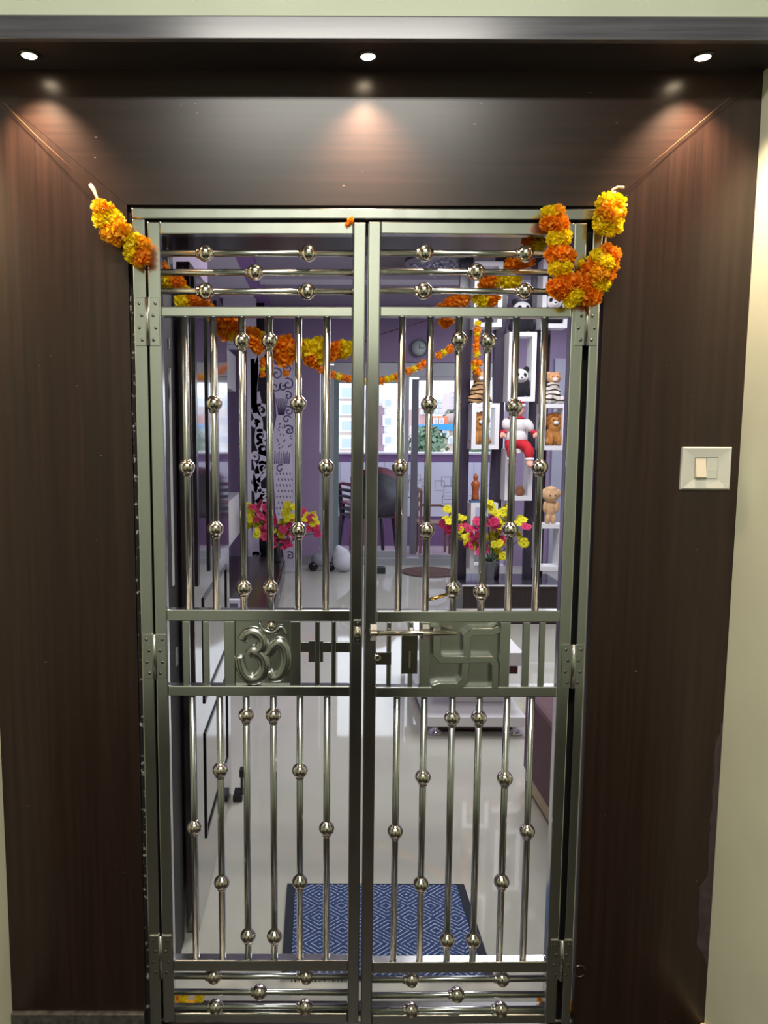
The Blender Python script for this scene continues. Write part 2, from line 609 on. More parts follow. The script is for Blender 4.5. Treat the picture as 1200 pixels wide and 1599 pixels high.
gl = gate_leaf(LX0, LX1, LX0, 'left stainless steel gate leaf with ball-studded bars and Om emblem', -1)
gr = gate_leaf(RX0, RX1, RX1, 'right stainless steel gate leaf with ball-studded bars and swastik emblem', 1)
for (leaf, xa, xb, hy, hb) in ((gl, LX0 + SW, LX1 - SW, (394, 424, 454), ((320, 482), (398,), (320, 480))),
                               (gr, RX0 + SW, RX1 - SW, (394, 423, 453), ((665, 823), (746,), (663, 822)))):
    for py, bb in zip(hy, hb):
        bar_h(leaf, xa, xb, py, bb, 570)
for (leaf, xa, xb, hy, hb) in ((gl, LX0 + SW, LX1 - SW, (1531, 1556, 1579), ((333, 478), (405,), (336, 477))),
                               (gr, RX0 + SW, RX1 - SW, (1533, 1558, 1581), ((644, 786), (715,), (643, 784)))):
    for py, bb in zip(hy, hb):
        bar_h(leaf, xa, xb, py, bb, 570)
for px, bb in ((290, (730,)), (334, (630, 827)), (378, (531, 920)), (421, (531, 920)), (466, (630, 829)), (510, (730,))):
    bar_v(gl, px, 700, z_r3b, z_r2a, bb)
for px, bb in ((626, (730,)), (670, (631, 828)), (714.5, (530, 922)), (759.5, (532, 925)), (803, (635, 828)), (847, (730,))):
    bar_v(gr, px, 700, z_r3b, z_r2a, bb)
for px, bb in ((302, (1296,)), (344.5, (1206, 1383)), (385.5, (1120, 1467)), (427.5, (1120, 1468)), (468.5, (1207, 1382)), (510.5, (1298,))):
    bar_v(gl, px, 1296, z_r5b, z_r4a, bb)
for px, bb in ((618, (1301,)), (660, (1216, 1384)), (703.5, (1123, 1472)), (745, (1123, 1472)), (788, (1219, 1381)), (826, (1302,))):
    bar_v(gr, px, 1296, z_r5b, z_r4a, bb)


# middle band: short bars, wide mullions, emblem plates
def flat_bar(leaf, p0, p1, name='mullion', d=0.022):
    x0, x1 = Xat(p0, 1020), Xat(p1, 1020)
    return box(name, (x0, GY + 0.003, z_r4b), (x1, GY + 0.003 + d, z_r3a), M_steel, leaf, 0.002)


for a, b in ((350, 367), (453, 470)):
    flat_bar(gl, a, b)
for a, b in ((656, 672), (781, 797)):
    flat_bar(gr, a, b)
for a, b in ((285, 296), (317, 327), (492, 500), (518, 525)):
    flat_bar(gl, a, b, 'short_bar', 0.012)
for a, b in ((604, 611), (638, 645), (817, 828), (843, 852)):
    flat_bar(gr, a, b, 'short_bar', 0.012)

# Om plate
ox0, ox1 = Xat(367, 1020), Xat(453, 1020)
plate = box('emblem_plate', (ox0, GY + 0.013, z_r4b), (ox1, GY + 0.017, z_r3a), M_steel, gl)
plate['label'] = 'steel plate with raised Om sign'


def om(u, v):
    return (ox0 + u * (ox1 - ox0), z_r4b + v * (z_r3a - z_r4b))


def relief(name, strokes, width, parent, y0, y1, bev=0.002):
    bm = bmesh.new()
    cx = sum(p[0] for s in strokes for p in s) / sum(len(s) for s in strokes)
    cz = sum(p[1] for s in strokes for p in s) / sum(len(s) for s in strokes)
    for s in strokes:
        ww = width if not isinstance(width, dict) else width[id(s)]
        ribbon_bm(bm, [(p[0] - cx, p[1] - cz) for p in s], ww, y0 - (y0 + y1) / 2, y1 - (y0 + y1) / 2)
    me = fin(bm, False, 'relief')
    o = link(name, me, M_steel, (cx, (y0 + y1) / 2, cz), parent)
    b = o.modifiers.new('bevel', 'BEVEL')
    b.width = bev
    b.segments = 3
    b.limit_method = 'ANGLE'
    b.angle_limit = R(50)
    return o


s3 = smooth_path([om(*p) for p in [(.13, .70), (.20, .79), (.34, .82), (.47, .75), (.50, .64), (.42, .54), (.30, .52), (.42, .50), (.52, .40), (.53, .26), (.44, .13), (.30, .09), (.17, .16), (.10, .30), (.07, .45)]], 5)
s4 = smooth_path([om(*p) for p in [(.50, .47), (.60, .50), (.68, .60), (.80, .66), (.90, .58), (.93, .42), (.89, .26), (.78, .14), (.66, .13), (.60, .22)]], 5)
s5 = smooth_path([om(*p) for p in [(.44, .97), (.50, .87), (.60, .82), (.72, .83), (.84, .90), (.93, .78)]], 5)


def rounded(name, path, rad, parent, yc, flat=0.75):
    bm = bmesh.new()
    c_ = Vector((path[len(path) // 2][0], path[len(path) // 2][1]))
    tube_bm(bm, [Vector((p[0] - c_.x, 0, p[1] - c_.y)) for p in path], rad, 14)
    bmesh.ops.scale(bm, vec=(1, flat, 1), verts=bm.verts)
    return link(name, fin(bm, True), M_steel_round, (c_.x, yc, c_.y), parent)


n_ = len(s3)
rounded('om_sign', s3, [0.0125 + 0.0045 * math.sin(math.pi * i / n_) for i in range(n_)], plate, GY + .008)
n_ = len(s4)
rounded('om_tail', s4, [0.0118 + 0.004 * math.sin(math.pi * i / n_) for i in range(n_)], plate, GY + .009)
n_ = len(s5)
rounded('om_crescent', s5, [0.004 + 0.003 * math.sin(math.pi * i / n_) for i in range(n_)], plate, GY + .008)
c = om(.66, .93)
lathe('om_dot', [(0.0, -0.012), (0.006, -0.011), (0.010, -0.006), (0.0115, 0.0), (0.0115, 0.008), (0, 0.008)], M_ball, (c[0], GY + 0.006, c[1]), plate, 18, (R(-90), 0, 0))

# swastik plate
sx0, sx1 = Xat(672, 1020), Xat(781, 1020)
plate2 = box('emblem_plate', (sx0, GY + 0.019, z_r4b), (sx1, GY + 0.023, z_r3a), M_steel_round, gr)
plate2['label'] = 'steel plate with raised swastik sign'


def sw(a, b):
    p = at(660 + a / 8.57, 962 + b / 8.57, GY)
    return (p.x, p.z)


wS = 0.0185
relief('swastik_arm', [[sw(590, 575), sw(590, 270), sw(660, 205), sw(930, 205), sw(1035, 165)]], wS, plate2, GY - 0.004, GY + 0.0195, 0.0015)
relief('swastik_arm', [[sw(590, 575), sw(250, 575), sw(190, 510), sw(190, 140)]], wS, plate2, GY - 0.0042, GY + 0.0194, 0.0015)
relief('swastik_arm', [[sw(590, 575), sw(910, 575), sw(965, 640), sw(965, 960)]], wS * 0.9, plate2, GY - 0.0038, GY + 0.0194, 0.0015)
relief('swastik_arm', [[sw(580, 575), sw(560, 860), sw(480, 935), sw(230, 935), sw(130, 965)]], wS, plate2, GY - 0.0036, GY + 0.0194, 0.0015)


# hinges
def hinge(leaf, xj, py0, py1, wl_, wr_):
    """butt hinge centred on joint xj"""
    z0, z1 = Z(py1), Z(py0)
    h = box('hinge', (xj - wl_, GY - 0.0035, z0), (xj - 0.004, GY - 0.0002, z1), M_steel, leaf, 0.001)
    box('hinge_plate', (xj + 0.004, GY - 0.0035, z0), (xj + wr_, GY - 0.0002, z1), M_steel, h, 0.001)
    lathe('knuckle', [(0, 0), (0.0055, 0), (0.0055, z1 - z0), (0, z1 - z0)], M_steel_round, (xj, GY - 0.004, z0), h, 12)
    for s, wd in ((-1, wl_), (1, wr_)):
        for k in range(4):
            zz = z0 + (z1 - z0) * (0.12 + 0.253 * k)
            xx = xj + s * (wd * 0.58 + (0.003 if k % 2 else -0.003))
            lathe('screw', [(0, -0.0012), (0.0035, -0.001), (0.0042, 0.0004), (0, 0.0004)], M_screw, (xx, GY - 0.0036, zz), h, 10, (R(-90), 0, 0))
    return h


xjl = (FX0 + TW + LX0) / 2
xjr = (FX1 - TWR + RX1) / 2
for a, b in ((466, 541), (991, 1060), (1461, 1526)):
    hinge(fr, xjl, a, b, 0.029, 0.029)
for a, b in ((466, 539), (1005, 1073), (1466, 1528)):
    hinge(fr, xjr, a, b, 0.029, 0.027)

# bolt, keeper, hasps
zb = Z(986)
xb0, xb1 = Xat(577, 986), Xat(712, 986)
bolt = lathe('bolt_rod', [(0, 0), (0.0068, 0.0), (0.0068, xb1 - xb0 - 0.002), (0.005, xb1 - xb0), (0, xb1 - xb0)], M_ball, (xb0, GY - 0.010, zb), gr, 14, (0, R(90), 0))
for pc in (583, 664):
    x = Xat(pc, 980)
    bm = bmesh.new()
    arc = [(-0.021, 0.001)] + [(0.011 * math.sin(R(a)) * 1.0, -0.004 - 0.011 * math.cos(R(a))) for a in range(-90, 91, 20)] + [(0.021, 0.001)]
    # strap wraps over the rod: profile in z/y, extruded along x
    n_ = len(arc)
    fa = [bm.verts.new((-0.008, y_ - 0.004, z_)) for z_, y_ in arc]
    fb = [bm.verts.new((0.008, y_ - 0.004, z_)) for z_, y_ in arc]
    for i in range(n_ - 1):
        bm.faces.new((fa[i], fa[i + 1], fb[i + 1], fb[i]))
    ob = link('bolt_strap', fin(bm, False), M_ball, (x, GY - 0.001, zb), gr)
    sd = ob.modifiers.new('s', 'SOLIDIFY')
    sd.thickness = 0.002
for dz in (0.026,):
    pass
# keeper on the left leaf
kx = Xat(558, 980)
kp = box('bolt_keeper', (kx - 0.009, GY - 0.004, zb - 0.030), (kx + 0.011, GY - 0.0002, zb + 0.030), M_steel, gl, 0.001)
lathe('keeper_loop', [(0.0095, -0.009), (0.0115, -0.009), (0.0115, 0.009), (0.0095, 0.009), (0.0095, -0.009)], M_ball, (kx + 0.001, GY - 0.0105, zb), kp, 16, (0, R(90), 0))
for dz in (-0.022, 0.022):
    lathe('screw', [(0, -0.0012), (0.0035, -0.001), (0.0042, 0.0004), (0, 0.0004)], M_screw, (kx + 0.001, GY - 0.0042, zb + dz), kp, 10, (R(-90), 0, 0))
# inner lock bar on the left leaf
lb = box('lock_bar', (Xat(470, 1012), GY + 0.018, Z(1022)), (Xat(551, 1012), GY + 0.026, Z(1006)), M_steel, gl, 0.001)
box('lock_tab', (Xat(482, 1030), GY + 0.017, Z(1037)), (Xat(505, 1030), GY + 0.0179, Z(1004)), M_steel, lb, 0.0005)
# hasp and lock plate on the right leaf
box('hasp', (Xat(587, 1027), GY + 0.002, Z(1037)), (Xat(611, 1027), GY + 0.0029, Z(1018)), M_screw, gr, 0.0006)
hs = lathe('hasp_eye', [(0.004, -0.003), (0.0085, -0.003), (0.0085, 0.003), (0.004, 0.003), (0.004, -0.003)], M_ball, (Xat(589.5, 1026), GY + 0.0, Z(1026)), gr, 14, (R(-90), 0, 0))
lp = box('lock_plate', (Xat(627, 1021), GY + 0.001, Z(1051)), (Xat(652, 1021), GY + 0.0029, Z(989)), M_screw, gr, 0.001)
box('slot', (Xat(638, 1021), GY - 0.001, Z(1042)), (Xat(641, 1021), GY + 0.0012, Z(1016)), M_ball, lp)
# brass handle of the latch behind the bars
tube('latch_handle', [at(668, 936, GY + 0.034), at(680, 933, GY + 0.036), at(703, 926, GY + 0.036), at(706, 926, GY + 0.024)], 0.0048, M_brass, gr, 10)
gr.rotation_euler = (0, 0, R(0.8))

# small ring pull set in the right panel near the floor
t = lathe('ring_pull', [(0.0145, -0.002), (0.0175, -0.002), (0.0175, 0.001), (0.0145, 0.001), (0.0145, -0.002)], M_screw, (at(905, 1516, WY).x, WY - 0.0008, at(905, 1516, WY).z), None, 24, (R(-90), 0, 0))
tag(t, 'small dark metal ring set in the right panel near the floor', 'ring')

# ------------------------------------------------------------------ wall switch
sx, sz = at(1101, 731, WY).x, at(1101, 731, WY).z
sp = thing('light_switch', (sx, WY, sz), 'white square switch plate with one rocker on the dark right panel', 'light switch')
pw, ph = 0.061, 0.0525
M_sw = mat('white_switch_plastic', (214, 214, 206), rough=0.35)
bm = bmesh.new()
rings = []
for (hw, hh, y) in ((pw, ph, 0.0), (pw, ph, -0.007), (pw - 0.003, ph - 0.003, -0.010), (0.031, 0.029, -0.0065), (0.029, 0.027, -0.0065), (0.029, 0.027, -0.003)):
    rings.append([bm.verts.new((a * hw, y, b * hh)) for a, b in ((-1, -1), (1, -1), (1, 1), (-1, 1))])
for k in range(len(rings) - 1):
    for i in range(4):
        j = (i + 1) % 4
        bm.faces.new((rings[k][i], rings[k][j], rings[k + 1][j], rings[k + 1][i]))
bm.faces.new(rings[-1])
bm.faces.new(rings[0][::-1])
link('plate', fin(bm), M_sw, (sx, WY, sz), sp)
bm = bmesh.new()
hw, z0, z1 = 0.0125, -0.0215, 0.0245
v = [bm.verts.new(p) for p in ((-hw, -0.003, z0), (hw, -0.003, z0), (hw, -0.003, z1), (-hw, -0.003, z1), (-hw, -0.0155, z0), (hw, -0.0155, z0), (hw, -0.0075, z1), (-hw, -0.0075, z1))]
for f in ((4, 5, 6, 7), (0, 3, 2, 1), (0, 1, 5, 4), (1, 2, 6, 5), (2, 3, 7, 6), (3, 0, 4, 7)):
    bm.faces.new([v[i] for i in f])
link('rocker', fin(bm), mat('ivory_rocker', (232, 220, 200), rough=0.35), (sx - 0.0145, WY, sz), sp)
bl = box('blank_module', (sx + 0.001, WY - 0.008, sz - 0.0255), (sx + 0.028, WY - 0.0031, sz + 0.0255), M_sw, sp, 0.0008)
box('module_line', (sx + 0.007, WY - 0.0085, sz - 0.0045), (sx + 0.021, WY - 0.0079, sz - 0.003), M_white, bl)
bm = bmesh.new()
ribbon_bm(bm, [(-0.004, -0.003), (0.001, -0.004), (0.004, 0.0), (0.001, 0.004), (-0.003, 0.002), (0.0, 0.0)], 0.0012, -0.0006, 0.0006)
link('emblem', fin(bm), M_white, (sx + 0.050, WY - 0.0093, sz - 0.042), sp)

# ------------------------------------------------------------------ marigold garlands


def pompom(seed, n=95):
    rd = random.Random(seed)
    bm = bmesh.new()
    bmesh.ops.create_icosphere(bm, subdivisions=1, radius=0.66)
    for i in range(n):
        zz = 1 - 2 * (i + 0.5) / n
        ph_ = i * 2.399963 + rd.uniform(-.25, .25)
        rr = math.sqrt(max(0, 1 - zz * zz))
        d = Vector((rr * math.cos(ph_), rr * math.sin(ph_), zz * 0.86))
        a = d.cross(Vector((rd.uniform(-1, 1), rd.uniform(-1, 1), rd.uniform(-1, 1)))).normalized()
        b = d.cross(a).normalized()
        L_ = rd.uniform(0.88, 1.1)
        wd = rd.uniform(0.16, 0.26)
        base, mid, tip = d * 0.5, d * 0.78 + b * rd.uniform(-.05, .1), d * L_ + b * rd.uniform(-.05, .22)
        v1, v2 = bm.verts.new(base - a * wd * .5), bm.verts.new(base + a * wd * .5)
        v3, v4 = bm.verts.new(mid - a * wd), bm.verts.new(mid + a * wd)
        v5, v6 = bm.verts.new(tip - a * wd * .75 - b * .03), bm.verts.new(tip + a * wd * .75 + b * .05)
        bm.faces.new((v1, v2, v4, v3))
        bm.faces.new((v3, v4, v6, v5))
    me = bpy.data.meshes.new('pompom')
    bm.to_mesh(me)
    bm.free()
    return me


POM = {}
for k, m in (('o', M_orange), ('a', M_orange2), ('y', M_yellow)):
    POM[k] = []
    for s in range(3):
        me = pompom(s * 7 + ord(k))
        me.materials.append(m)
        POM[k].append(me)
SMALL = {}
for k, m in (('o', M_orange), ('y', M_yellow)):
    me = pompom(ord(k) + 99, 34)
    me.materials.append(m)
    SMALL[k] = me


def blossoms(par, lst, bank=None):
    rd = random.Random(len(lst))
    for (px, py, d, c, Y) in lst:
        p = at(px, py, Y)
        me = (rd.choice(POM[c]) if bank is None else bank['y' if c == 'y' else 'o'])
        o = link('blossom', me, None, p, par, (rd.uniform(0, 6), rd.uniform(0, 6), rd.uniform(0, 6)))
        r = d / 2 / F * (p - Vector((0, 0, EYE))).dot(fw) * 1.02
        o.scale = (r, r, r)


def string(par, pts, r=0.0013, m=None, name='string'):
    return tube(name, [at(*p) for p in pts], r, m or M_string, par, 6)


Yf, Yb = 1.835, 1.945
ga = thing('marigold_garland', at(145, 296, WY - 0.012), 'long orange and yellow marigold garland tied at left and swagged behind the gate', 'garland', 'marigold garlands on the doorway')
blossoms(ga, [(157, 325, 30, 'a', Yf), (168, 329, 28, 'a', Yf), (161, 342, 34, 'y', Yf), (176, 343, 36, 'y', Yf), (173, 362, 36, 'a', Yf), (190, 358, 34, 'a', Yf - .01),
              (184, 370, 30, 'a', Yf), (206, 376, 36, 'y', Yf), (207, 394, 34, 'y', Yf), (222, 383, 30, 'a', Yf), (222, 399, 32, 'o', Yf), (216, 407, 22, 'a', Yf),
              (230, 424, 15, 'o', GY + .02), (231, 436, 10, 'o', GY + .02),
              (252, 421, 26, 'o', Yb), (258, 438, 30, 'y', Yb), (276, 441, 30, 'o', Yb), (263, 446, 24, 'y', Yb), (289, 456, 22, 'y', Yb), (286, 468, 30, 'y', Yb), (305, 469, 30, 'o', Yb), (316, 475, 24, 'o', Yb),
              (330, 488, 26, 'o', Yb), (347, 502, 34, 'o', Yb), (362, 508, 30, 'o', Yb), (352, 518, 30, 'o', Yb), (364, 524, 20, 'y', Yb), (379, 520, 26, 'o', Yb),
              (395, 528, 34, 'o', Yb), (402, 540, 28, 'o', Yb), (415, 530, 26, 'y', Yb), (433, 542, 34, 'o', Yb), (447, 540, 36, 'o', Yb), (444, 558, 34, 'o', Yb), (452, 548, 30, 'a', Yb), (466, 543, 28, 'o', Yb),
              (480, 545, 34, 'y', Yb), (486, 560, 28, 'o', Yb), (498, 541, 34, 'y', Yb), (502, 556, 30, 'y', Yb), (516, 552, 28, 'o', Yb), (527, 546, 30, 'o', Yb), (538, 546, 32, 'y', Yb), (494, 567, 18, 'o', Yb)])
string(ga, [(5, 160, WY - .006), (60, 215, WY - .006), (146, 294, WY - .014)], 0.0006, M_thread, 'thread')
string(ga, [(141, 288, WY - .016), (146, 296, WY - .018), (150, 305, WY - .022), (158, 322, Yf)], [0.0045, 0.0055, 0.0038, 0.003])
string(ga, [(158, 322, Yf), (178, 355, Yf), (208, 385, Yf), (222, 405, Yf), (230, 430, GY + .02), (262, 440, Yb), (300, 470, Yb), (355, 512, Yb), (400, 533, Yb), (445, 549, Yb), (500, 550, Yb), (540, 546, Yb), (592, 523, Yb), (640, 508, Yb), (672, 499, Yb), (690, 490, Yb)], 0.001, mat('dark_red_thread', (92, 40, 42), rough=0.9))
# little loose petal blossom caught on the top rail
p = at(546, 346, GY - 0.006)
lp_ = thing('marigold_blossom', p, 'tiny orange marigold scrap caught on the gate top above the centre', 'blossom')
for dx, dz, s in ((-.004, -.005, .008), (.003, .004, .009), (.002, -.002, .007)):
    q = link('petal_tuft', SMALL['o'], None, p + Vector((dx, 0, dz)), lp_)
    q.scale = (s, s, s)

gb = thing('marigold_garland', at(962, 298, WY - 0.012), 'bunched marigold garland with a loop tied at the right of the doorway', 'garland', 'marigold garlands on the doorway')
blossoms(gb, [(947, 318, 34, 'y', Yf), (963, 316, 32, 'y', Yf), (952, 330, 38, 'a', Yf - .015), (966, 333, 28, 'a', Yf), (941, 340, 30, 'y', Yf), (942, 351, 32, 'y', Yf), (960, 350, 34, 'y', Yf), (951, 357, 28, 'y', Yf),
              (945, 393, 28, 'o', Yf), (957, 398, 28, 'o', Yf), (934, 402, 32, 'y', Yf), (945, 410, 32, 'y', Yf - .01), (957, 415, 22, 'a', Yf), (922, 418, 28, 'o', Yf), (935, 427, 34, 'a', Yf - .01), (950, 431, 24, 'o', Yf), (928, 440, 32, 'y', Yf), (941, 445, 28, 'y', Yf), (915, 440, 28, 'o', Yf),
              (924, 464, 34, 'o', Yf), (914, 454, 30, 'o', Yf), (907, 446, 26, 'o', Yf), (901, 462, 30, 'y', Yf), (892, 469, 26, 'y', Yf), (868, 449, 32, 'o', Yf), (884, 443, 36, 'o', Yf), (897, 441, 32, 'o', Yf), (876, 456, 28, 'o', Yf),
              (868, 420, 28, 'y', Yf), (883, 418, 28, 'y', Yf), (866, 397, 32, 'o', Yf), (880, 396, 30, 'o', Yf), (890, 399, 24, 'o', Yf), (866, 374, 30, 'y', Yf), (881, 371, 28, 'y', Yf), (858, 347, 30, 'o', Yf), (873, 350, 34, 'o', Yf), (858, 334, 28, 'y', Yf), (872, 333, 28, 'a', Yf), (908, 411, 12, 'y', Yf + .01),
              (850, 372, 24, 'o', Yb), (838, 382, 30, 'y', Yb), (826, 374, 24, 'o', Yb), (812, 408, 30, 'o', Yb), (826, 405, 26, 'o', Yb), (800, 412, 26, 'o', Yb), (790, 436, 32, 'y', Yb), (803, 438, 28, 'y', Yb), (775, 438, 26, 'y', Yb), (764, 435, 30, 'o', Yb), (760, 446, 28, 'o', Yb), (752, 466, 30, 'y', Yb), (768, 464, 28, 'o', Yb), (722, 466, 30, 'o', Yb), (712, 470, 24, 'o', Yb), (704, 476, 26, 'o', Yb), (690, 486, 28, 'o', Yb), (697, 498, 28, 'o', Yb)])
string(gb, [(1140, 152, WY - .006), (1060, 220, WY - .006), (970, 296, WY - .014)], 0.0006, M_thread, 'thread')
string(gb, [(975, 293, WY - .016), (966, 292, WY - .018), (957, 296, WY - .020), (955, 303, Yf), (962, 300, Yf)], 0.0032)
string(gb, [(955, 300, Yf), (952, 335, Yf), (947, 368, Yf), (945, 388, Yf), (938, 420, Yf), (920, 455, Yf), (897, 460, Yf), (880, 450, Yf), (875, 418, Yf), (873, 395, Yf), (873, 370, Yf), (865, 335, Yf)], 0.0022)
string(gb, [(865, 335, Yf), (868, 350, Yf + .02), (855, 366, Yb), (838, 380, Yb), (812, 408, Yb), (785, 437, Yb), (755, 460, Yb), (715, 468, Yb), (690, 490, Yb)], 0.001)

# ------------------------------------------------------------------ interior shell
FARY = 8.95
CEIL = 3.05
LWX = -1.03
struct(box('floor', (LWX - 0.1, 1.9, -0.1), (4.2, FARY, 0.0), M_floor))
struct(box('ceiling', (LWX - 0.1, 2.2, CEIL), (4.2, FARY + 0.2, CEIL + 0.1), M_lavgrey))
struct(box('wall_foyer_left', (LWX - 0.1, 2.2, 0), (-0.46, 3.25, CEIL), M_lav))
struct(box('wall_living_left', (LWX - 0.1, 3.25, 0), (LWX, FARY, CEIL), M_lav))
stub_x, stub_y = 1.27, 2.29
wr = struct(box('wall_foyer_right', (stub_x, 2.2, 0), (4.2, stub_y, CEIL), mat('mauve_paint', (126, 98, 118), rough=0.6, noise=0.06, nscale=4)))
struct(box('baseboard_foyer', (stub_x - 0.012, 2.2, 0.0), (stub_x - 0.0002, stub_y, 0.085), mat('beige_skirting_tile', (186, 172, 158), rough=0.3), bev=0.002))
struct(box('wall_living_right', (4.2, 2.2, 0), (4.3, FARY, CEIL), M_lav))
# inner frame of the doorway: dark jamb linings and head
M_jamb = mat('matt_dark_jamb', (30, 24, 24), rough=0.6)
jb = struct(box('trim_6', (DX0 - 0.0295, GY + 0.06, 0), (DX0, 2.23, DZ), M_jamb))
box('painted_streak', (DX0 + 0.0002, 2.135, at(270, 925, 2.05).z), (DX0 + 0.004, 2.152, at(262, 570, 2.05).z), M_white, jb)  # bright reflected streak on the jamb, put in as white strips
box('painted_streak', (DX0 + 0.0002, 2.135, at(262, 540, 2.05).z), (DX0 + 0.004, 2.145, at(262, 522, 2.05).z), M_white, jb)
box('painted_streak', (DX0 + 0.0002, 2.135, at(262, 410, 2.05).z), (DX0 + 0.004, 2.147, at(262, 366, 2.05).z), M_white, jb)
box('strike_plate', (DX0 + 0.0002, 2.165, at(275, 1052, 2.1).z), (DX0 + 0.003, 2.19, at(275, 1024, 2.1).z), M_alu, jb)
struct(box('trim_7', (DX1, GY + 0.06, 0), (DX1 + 0.0295, 2.23, DZ), mat('pale_lilac_jamb', (150, 142, 165), rough=0.35)))
struct(box('trim_8', (DX0 - 0.0295, GY + 0.06, DZ), (DX1 + 0.0295, 2.23, DZ + 0.0295), M_dark))
# threshold: dark sill with turmeric paint at the ends
sl = struct(box('trim_9', (DX0, 1.920, 0), (DX1, 1.958, 0.015), M_dark, bev=0.003))
M_turm = mat('turmeric_paint', (226, 158, 30), rough=0.8, noise=0.3, nscale=40)
for a, b in ((DX0 + .002, DX0 + 0.09), (DX1 - 0.06, DX1 - .002)):
    box('turmeric_patch', (a, 1.919, 0.003), (b, 1.959, 0.016), M_turm, sl, bev=0.002)
# marigold bits strewn on the sill
for px, c_ in ((262, 'y'), (272, 'o'), (287, 'y'), (312, 'y'), (846, 'o'), (850, 'y')):
    p = at(px, 1566, 1.945)
    q = link('marigold_blossom', SMALL[c_], None, (p.x, 1.945, 0.031))
    q.scale = (0.0155,) * 3
    lab = {262: 'yellow loose marigold on the sill nearest the left hinge side', 272: 'orange loose marigold on the sill at the left, second from the hinge side',
           287: 'yellow loose marigold on the sill at the left, third from the hinge side', 312: 'yellow loose marigold on the sill at the left, farthest from the hinge side',
           846: 'orange loose marigold on the sill at the foot of the right leaf', 850: 'yellow loose marigold on the sill at the foot of the right leaf'}[px]
    tag(q, lab, 'blossom', 'loose marigolds on the sill')

# main door leaf folded back against the left wall
dx = -0.372
door = struct(box('door_1', (dx - 0.04, 2.26, 0.006), (dx, 3.17, DZ - 0.01), M_doorglass, bev=0.002))
M_bead = mat('dark_door_beading', (40, 34, 40), rough=0.2)
for (y0, y1, z0, z1) in ((2.42, 3.05, 0.23, 0.60), (2.42, 3.05, 0.70, 1.06)):
    t_ = 0.016
    for a, b in (((dx, y0, z0), (dx + .005, y0 + t_, z1)), ((dx, y1 - t_, z0), (dx + .005, y1, z1)), ((dx, y0 + t_, z0), (dx + .005, y1 - t_, z0 + t_)), ((dx, y0 + t_, z1 - t_), (dx + .005, y1 - t_, z1))):
        box('moulding', a, b, M_bead, door, bev=0.002)
for y in (2.30, 2.56, 2.80):
    box('upright_strip', (dx, y, 1.12), (dx + 0.006, y + 0.035, DZ - 0.03), M_bead, door)
# door stop on the floor
ds = thing('door_stop', (dx + 0.03, 3.15, 0), 'black L-shaped door stop on the floor at the left of the foyer', 'door stop')
box('foot', (dx + 0.012, 3.12, 0.0), (dx + 0.052, 3.2, 0.03), M_black, ds, 0.003)
box('stem', (dx + 0.044, 3.13, 0.03), (dx + 0.054, 3.15, 0.11), M_black, ds, 0.002)
box('buffer', (dx + 0.040, 3.12, 0.11), (dx + 0.064, 3.16, 0.145), M_black, ds, 0.004)

# ceiling details
struct(box('trim_10', (-1.03, 3.3, CEIL - 0.05), (-0.67, 8.2, CEIL - 0.001), M_whitepl))
struct(box('trim_11', (-0.67, 3.3, CEIL - 0.04), (-0.53, 8.9, CEIL - 0.001), mat('violet_ceiling_band', (160, 124, 190), rough=0.5)))
struct(box('trim_12', (-1.0, 8.2, at(370, 545, 8.2).z), (-0.655, 8.3, CEIL - 0.0505), M_whitepl))
struct(box('trim_13', (at(398, 500, 8.56).x, 8.56, at(400, 640, 8.56).z), (at(413, 500, 8.56).x, 8.6, CEIL - 0.0415), M_black))
M_brown = mat('brown_ceiling_veneer', (74, 44, 44), rough=0.3, noise=0.2, nscale=3, stretch=(1, 20, 1))
struct(box('trim_14', (0.52, 6.35, CEIL - 0.015), (1.62, 6.85, CEIL - 0.001), M_brown))
struct(box('trim_15', (-0.53, 7.0, CEIL - 0.09), (4.2, 7.25, CEIL - 0.001), M_whitepl))
ch = thing('ceiling_chandelier', (1.02, 6.6, CEIL - 0.015), 'flat round crystal chandelier on the brown ceiling panel', 'chandelier')
M_cry = mat('faceted_crystal', (200, 205, 225), rough=0.12, metal=0.6)
lathe('base_plate', [(0, -0.02), (0.28, -0.02), (0.28, 0), (0, 0)], M_alu, (1.02, 6.6, CEIL - 0.015), ch, 32)
bm = bmesh.new()
bmesh.ops.create_icosphere(bm, subdivisions=1, radius=0.017)
crm = fin(bm)
crm.materials.append(M_cry)
for k in range(70):
    a = k * 2.39996
    r_ = 0.26 * math.sqrt((k + .5) / 70)
    link('crystal', crm, None, (1.02 + r_ * math.cos(a), 6.6 + r_ * math.sin(a), CEIL - 0.05 - 0.02 * (k % 3)), ch)

# ------------------------------------------------------------------ far wall, balcony window
wx0, wx1 = at(500, 700, FARY).x, 2.25
wz1 = at(600, 566, FARY).z
struct(box('wall_far_left', (LWX, FARY, 0), (wx0, FARY + 0.2, CEIL), M_lav))
struct(box('wall_far_right', (wx1, FARY, 0), (4.2, FARY + 0.2, CEIL), M_lav))
struct(box('wall_far_top', (wx0, FARY, wz1), (wx1, FARY + 0.2, CEIL), M_lav))
struct(box('baseboard_far', (LWX + 0.7, FARY - 0.012, 0), (wx0, FARY - 0.0005, 0.11), mat('grey_skirting_tile', (140, 136, 140), rough=0.3)))
wn = struct(link('window_1', None, None, (wx0, FARY + 0.05, 0)))


def wpx(name, p0, p1, y0, y1, ya, yb, m, parent=wn, bev=0.003):
    a, b = at(p0, y1, FARY + ya), at(p1, y0, FARY + ya)
    return box(name, (a.x, FARY + ya, max(a.z, 0.0)), (b.x, FARY + yb, b.z), m, parent, bev)


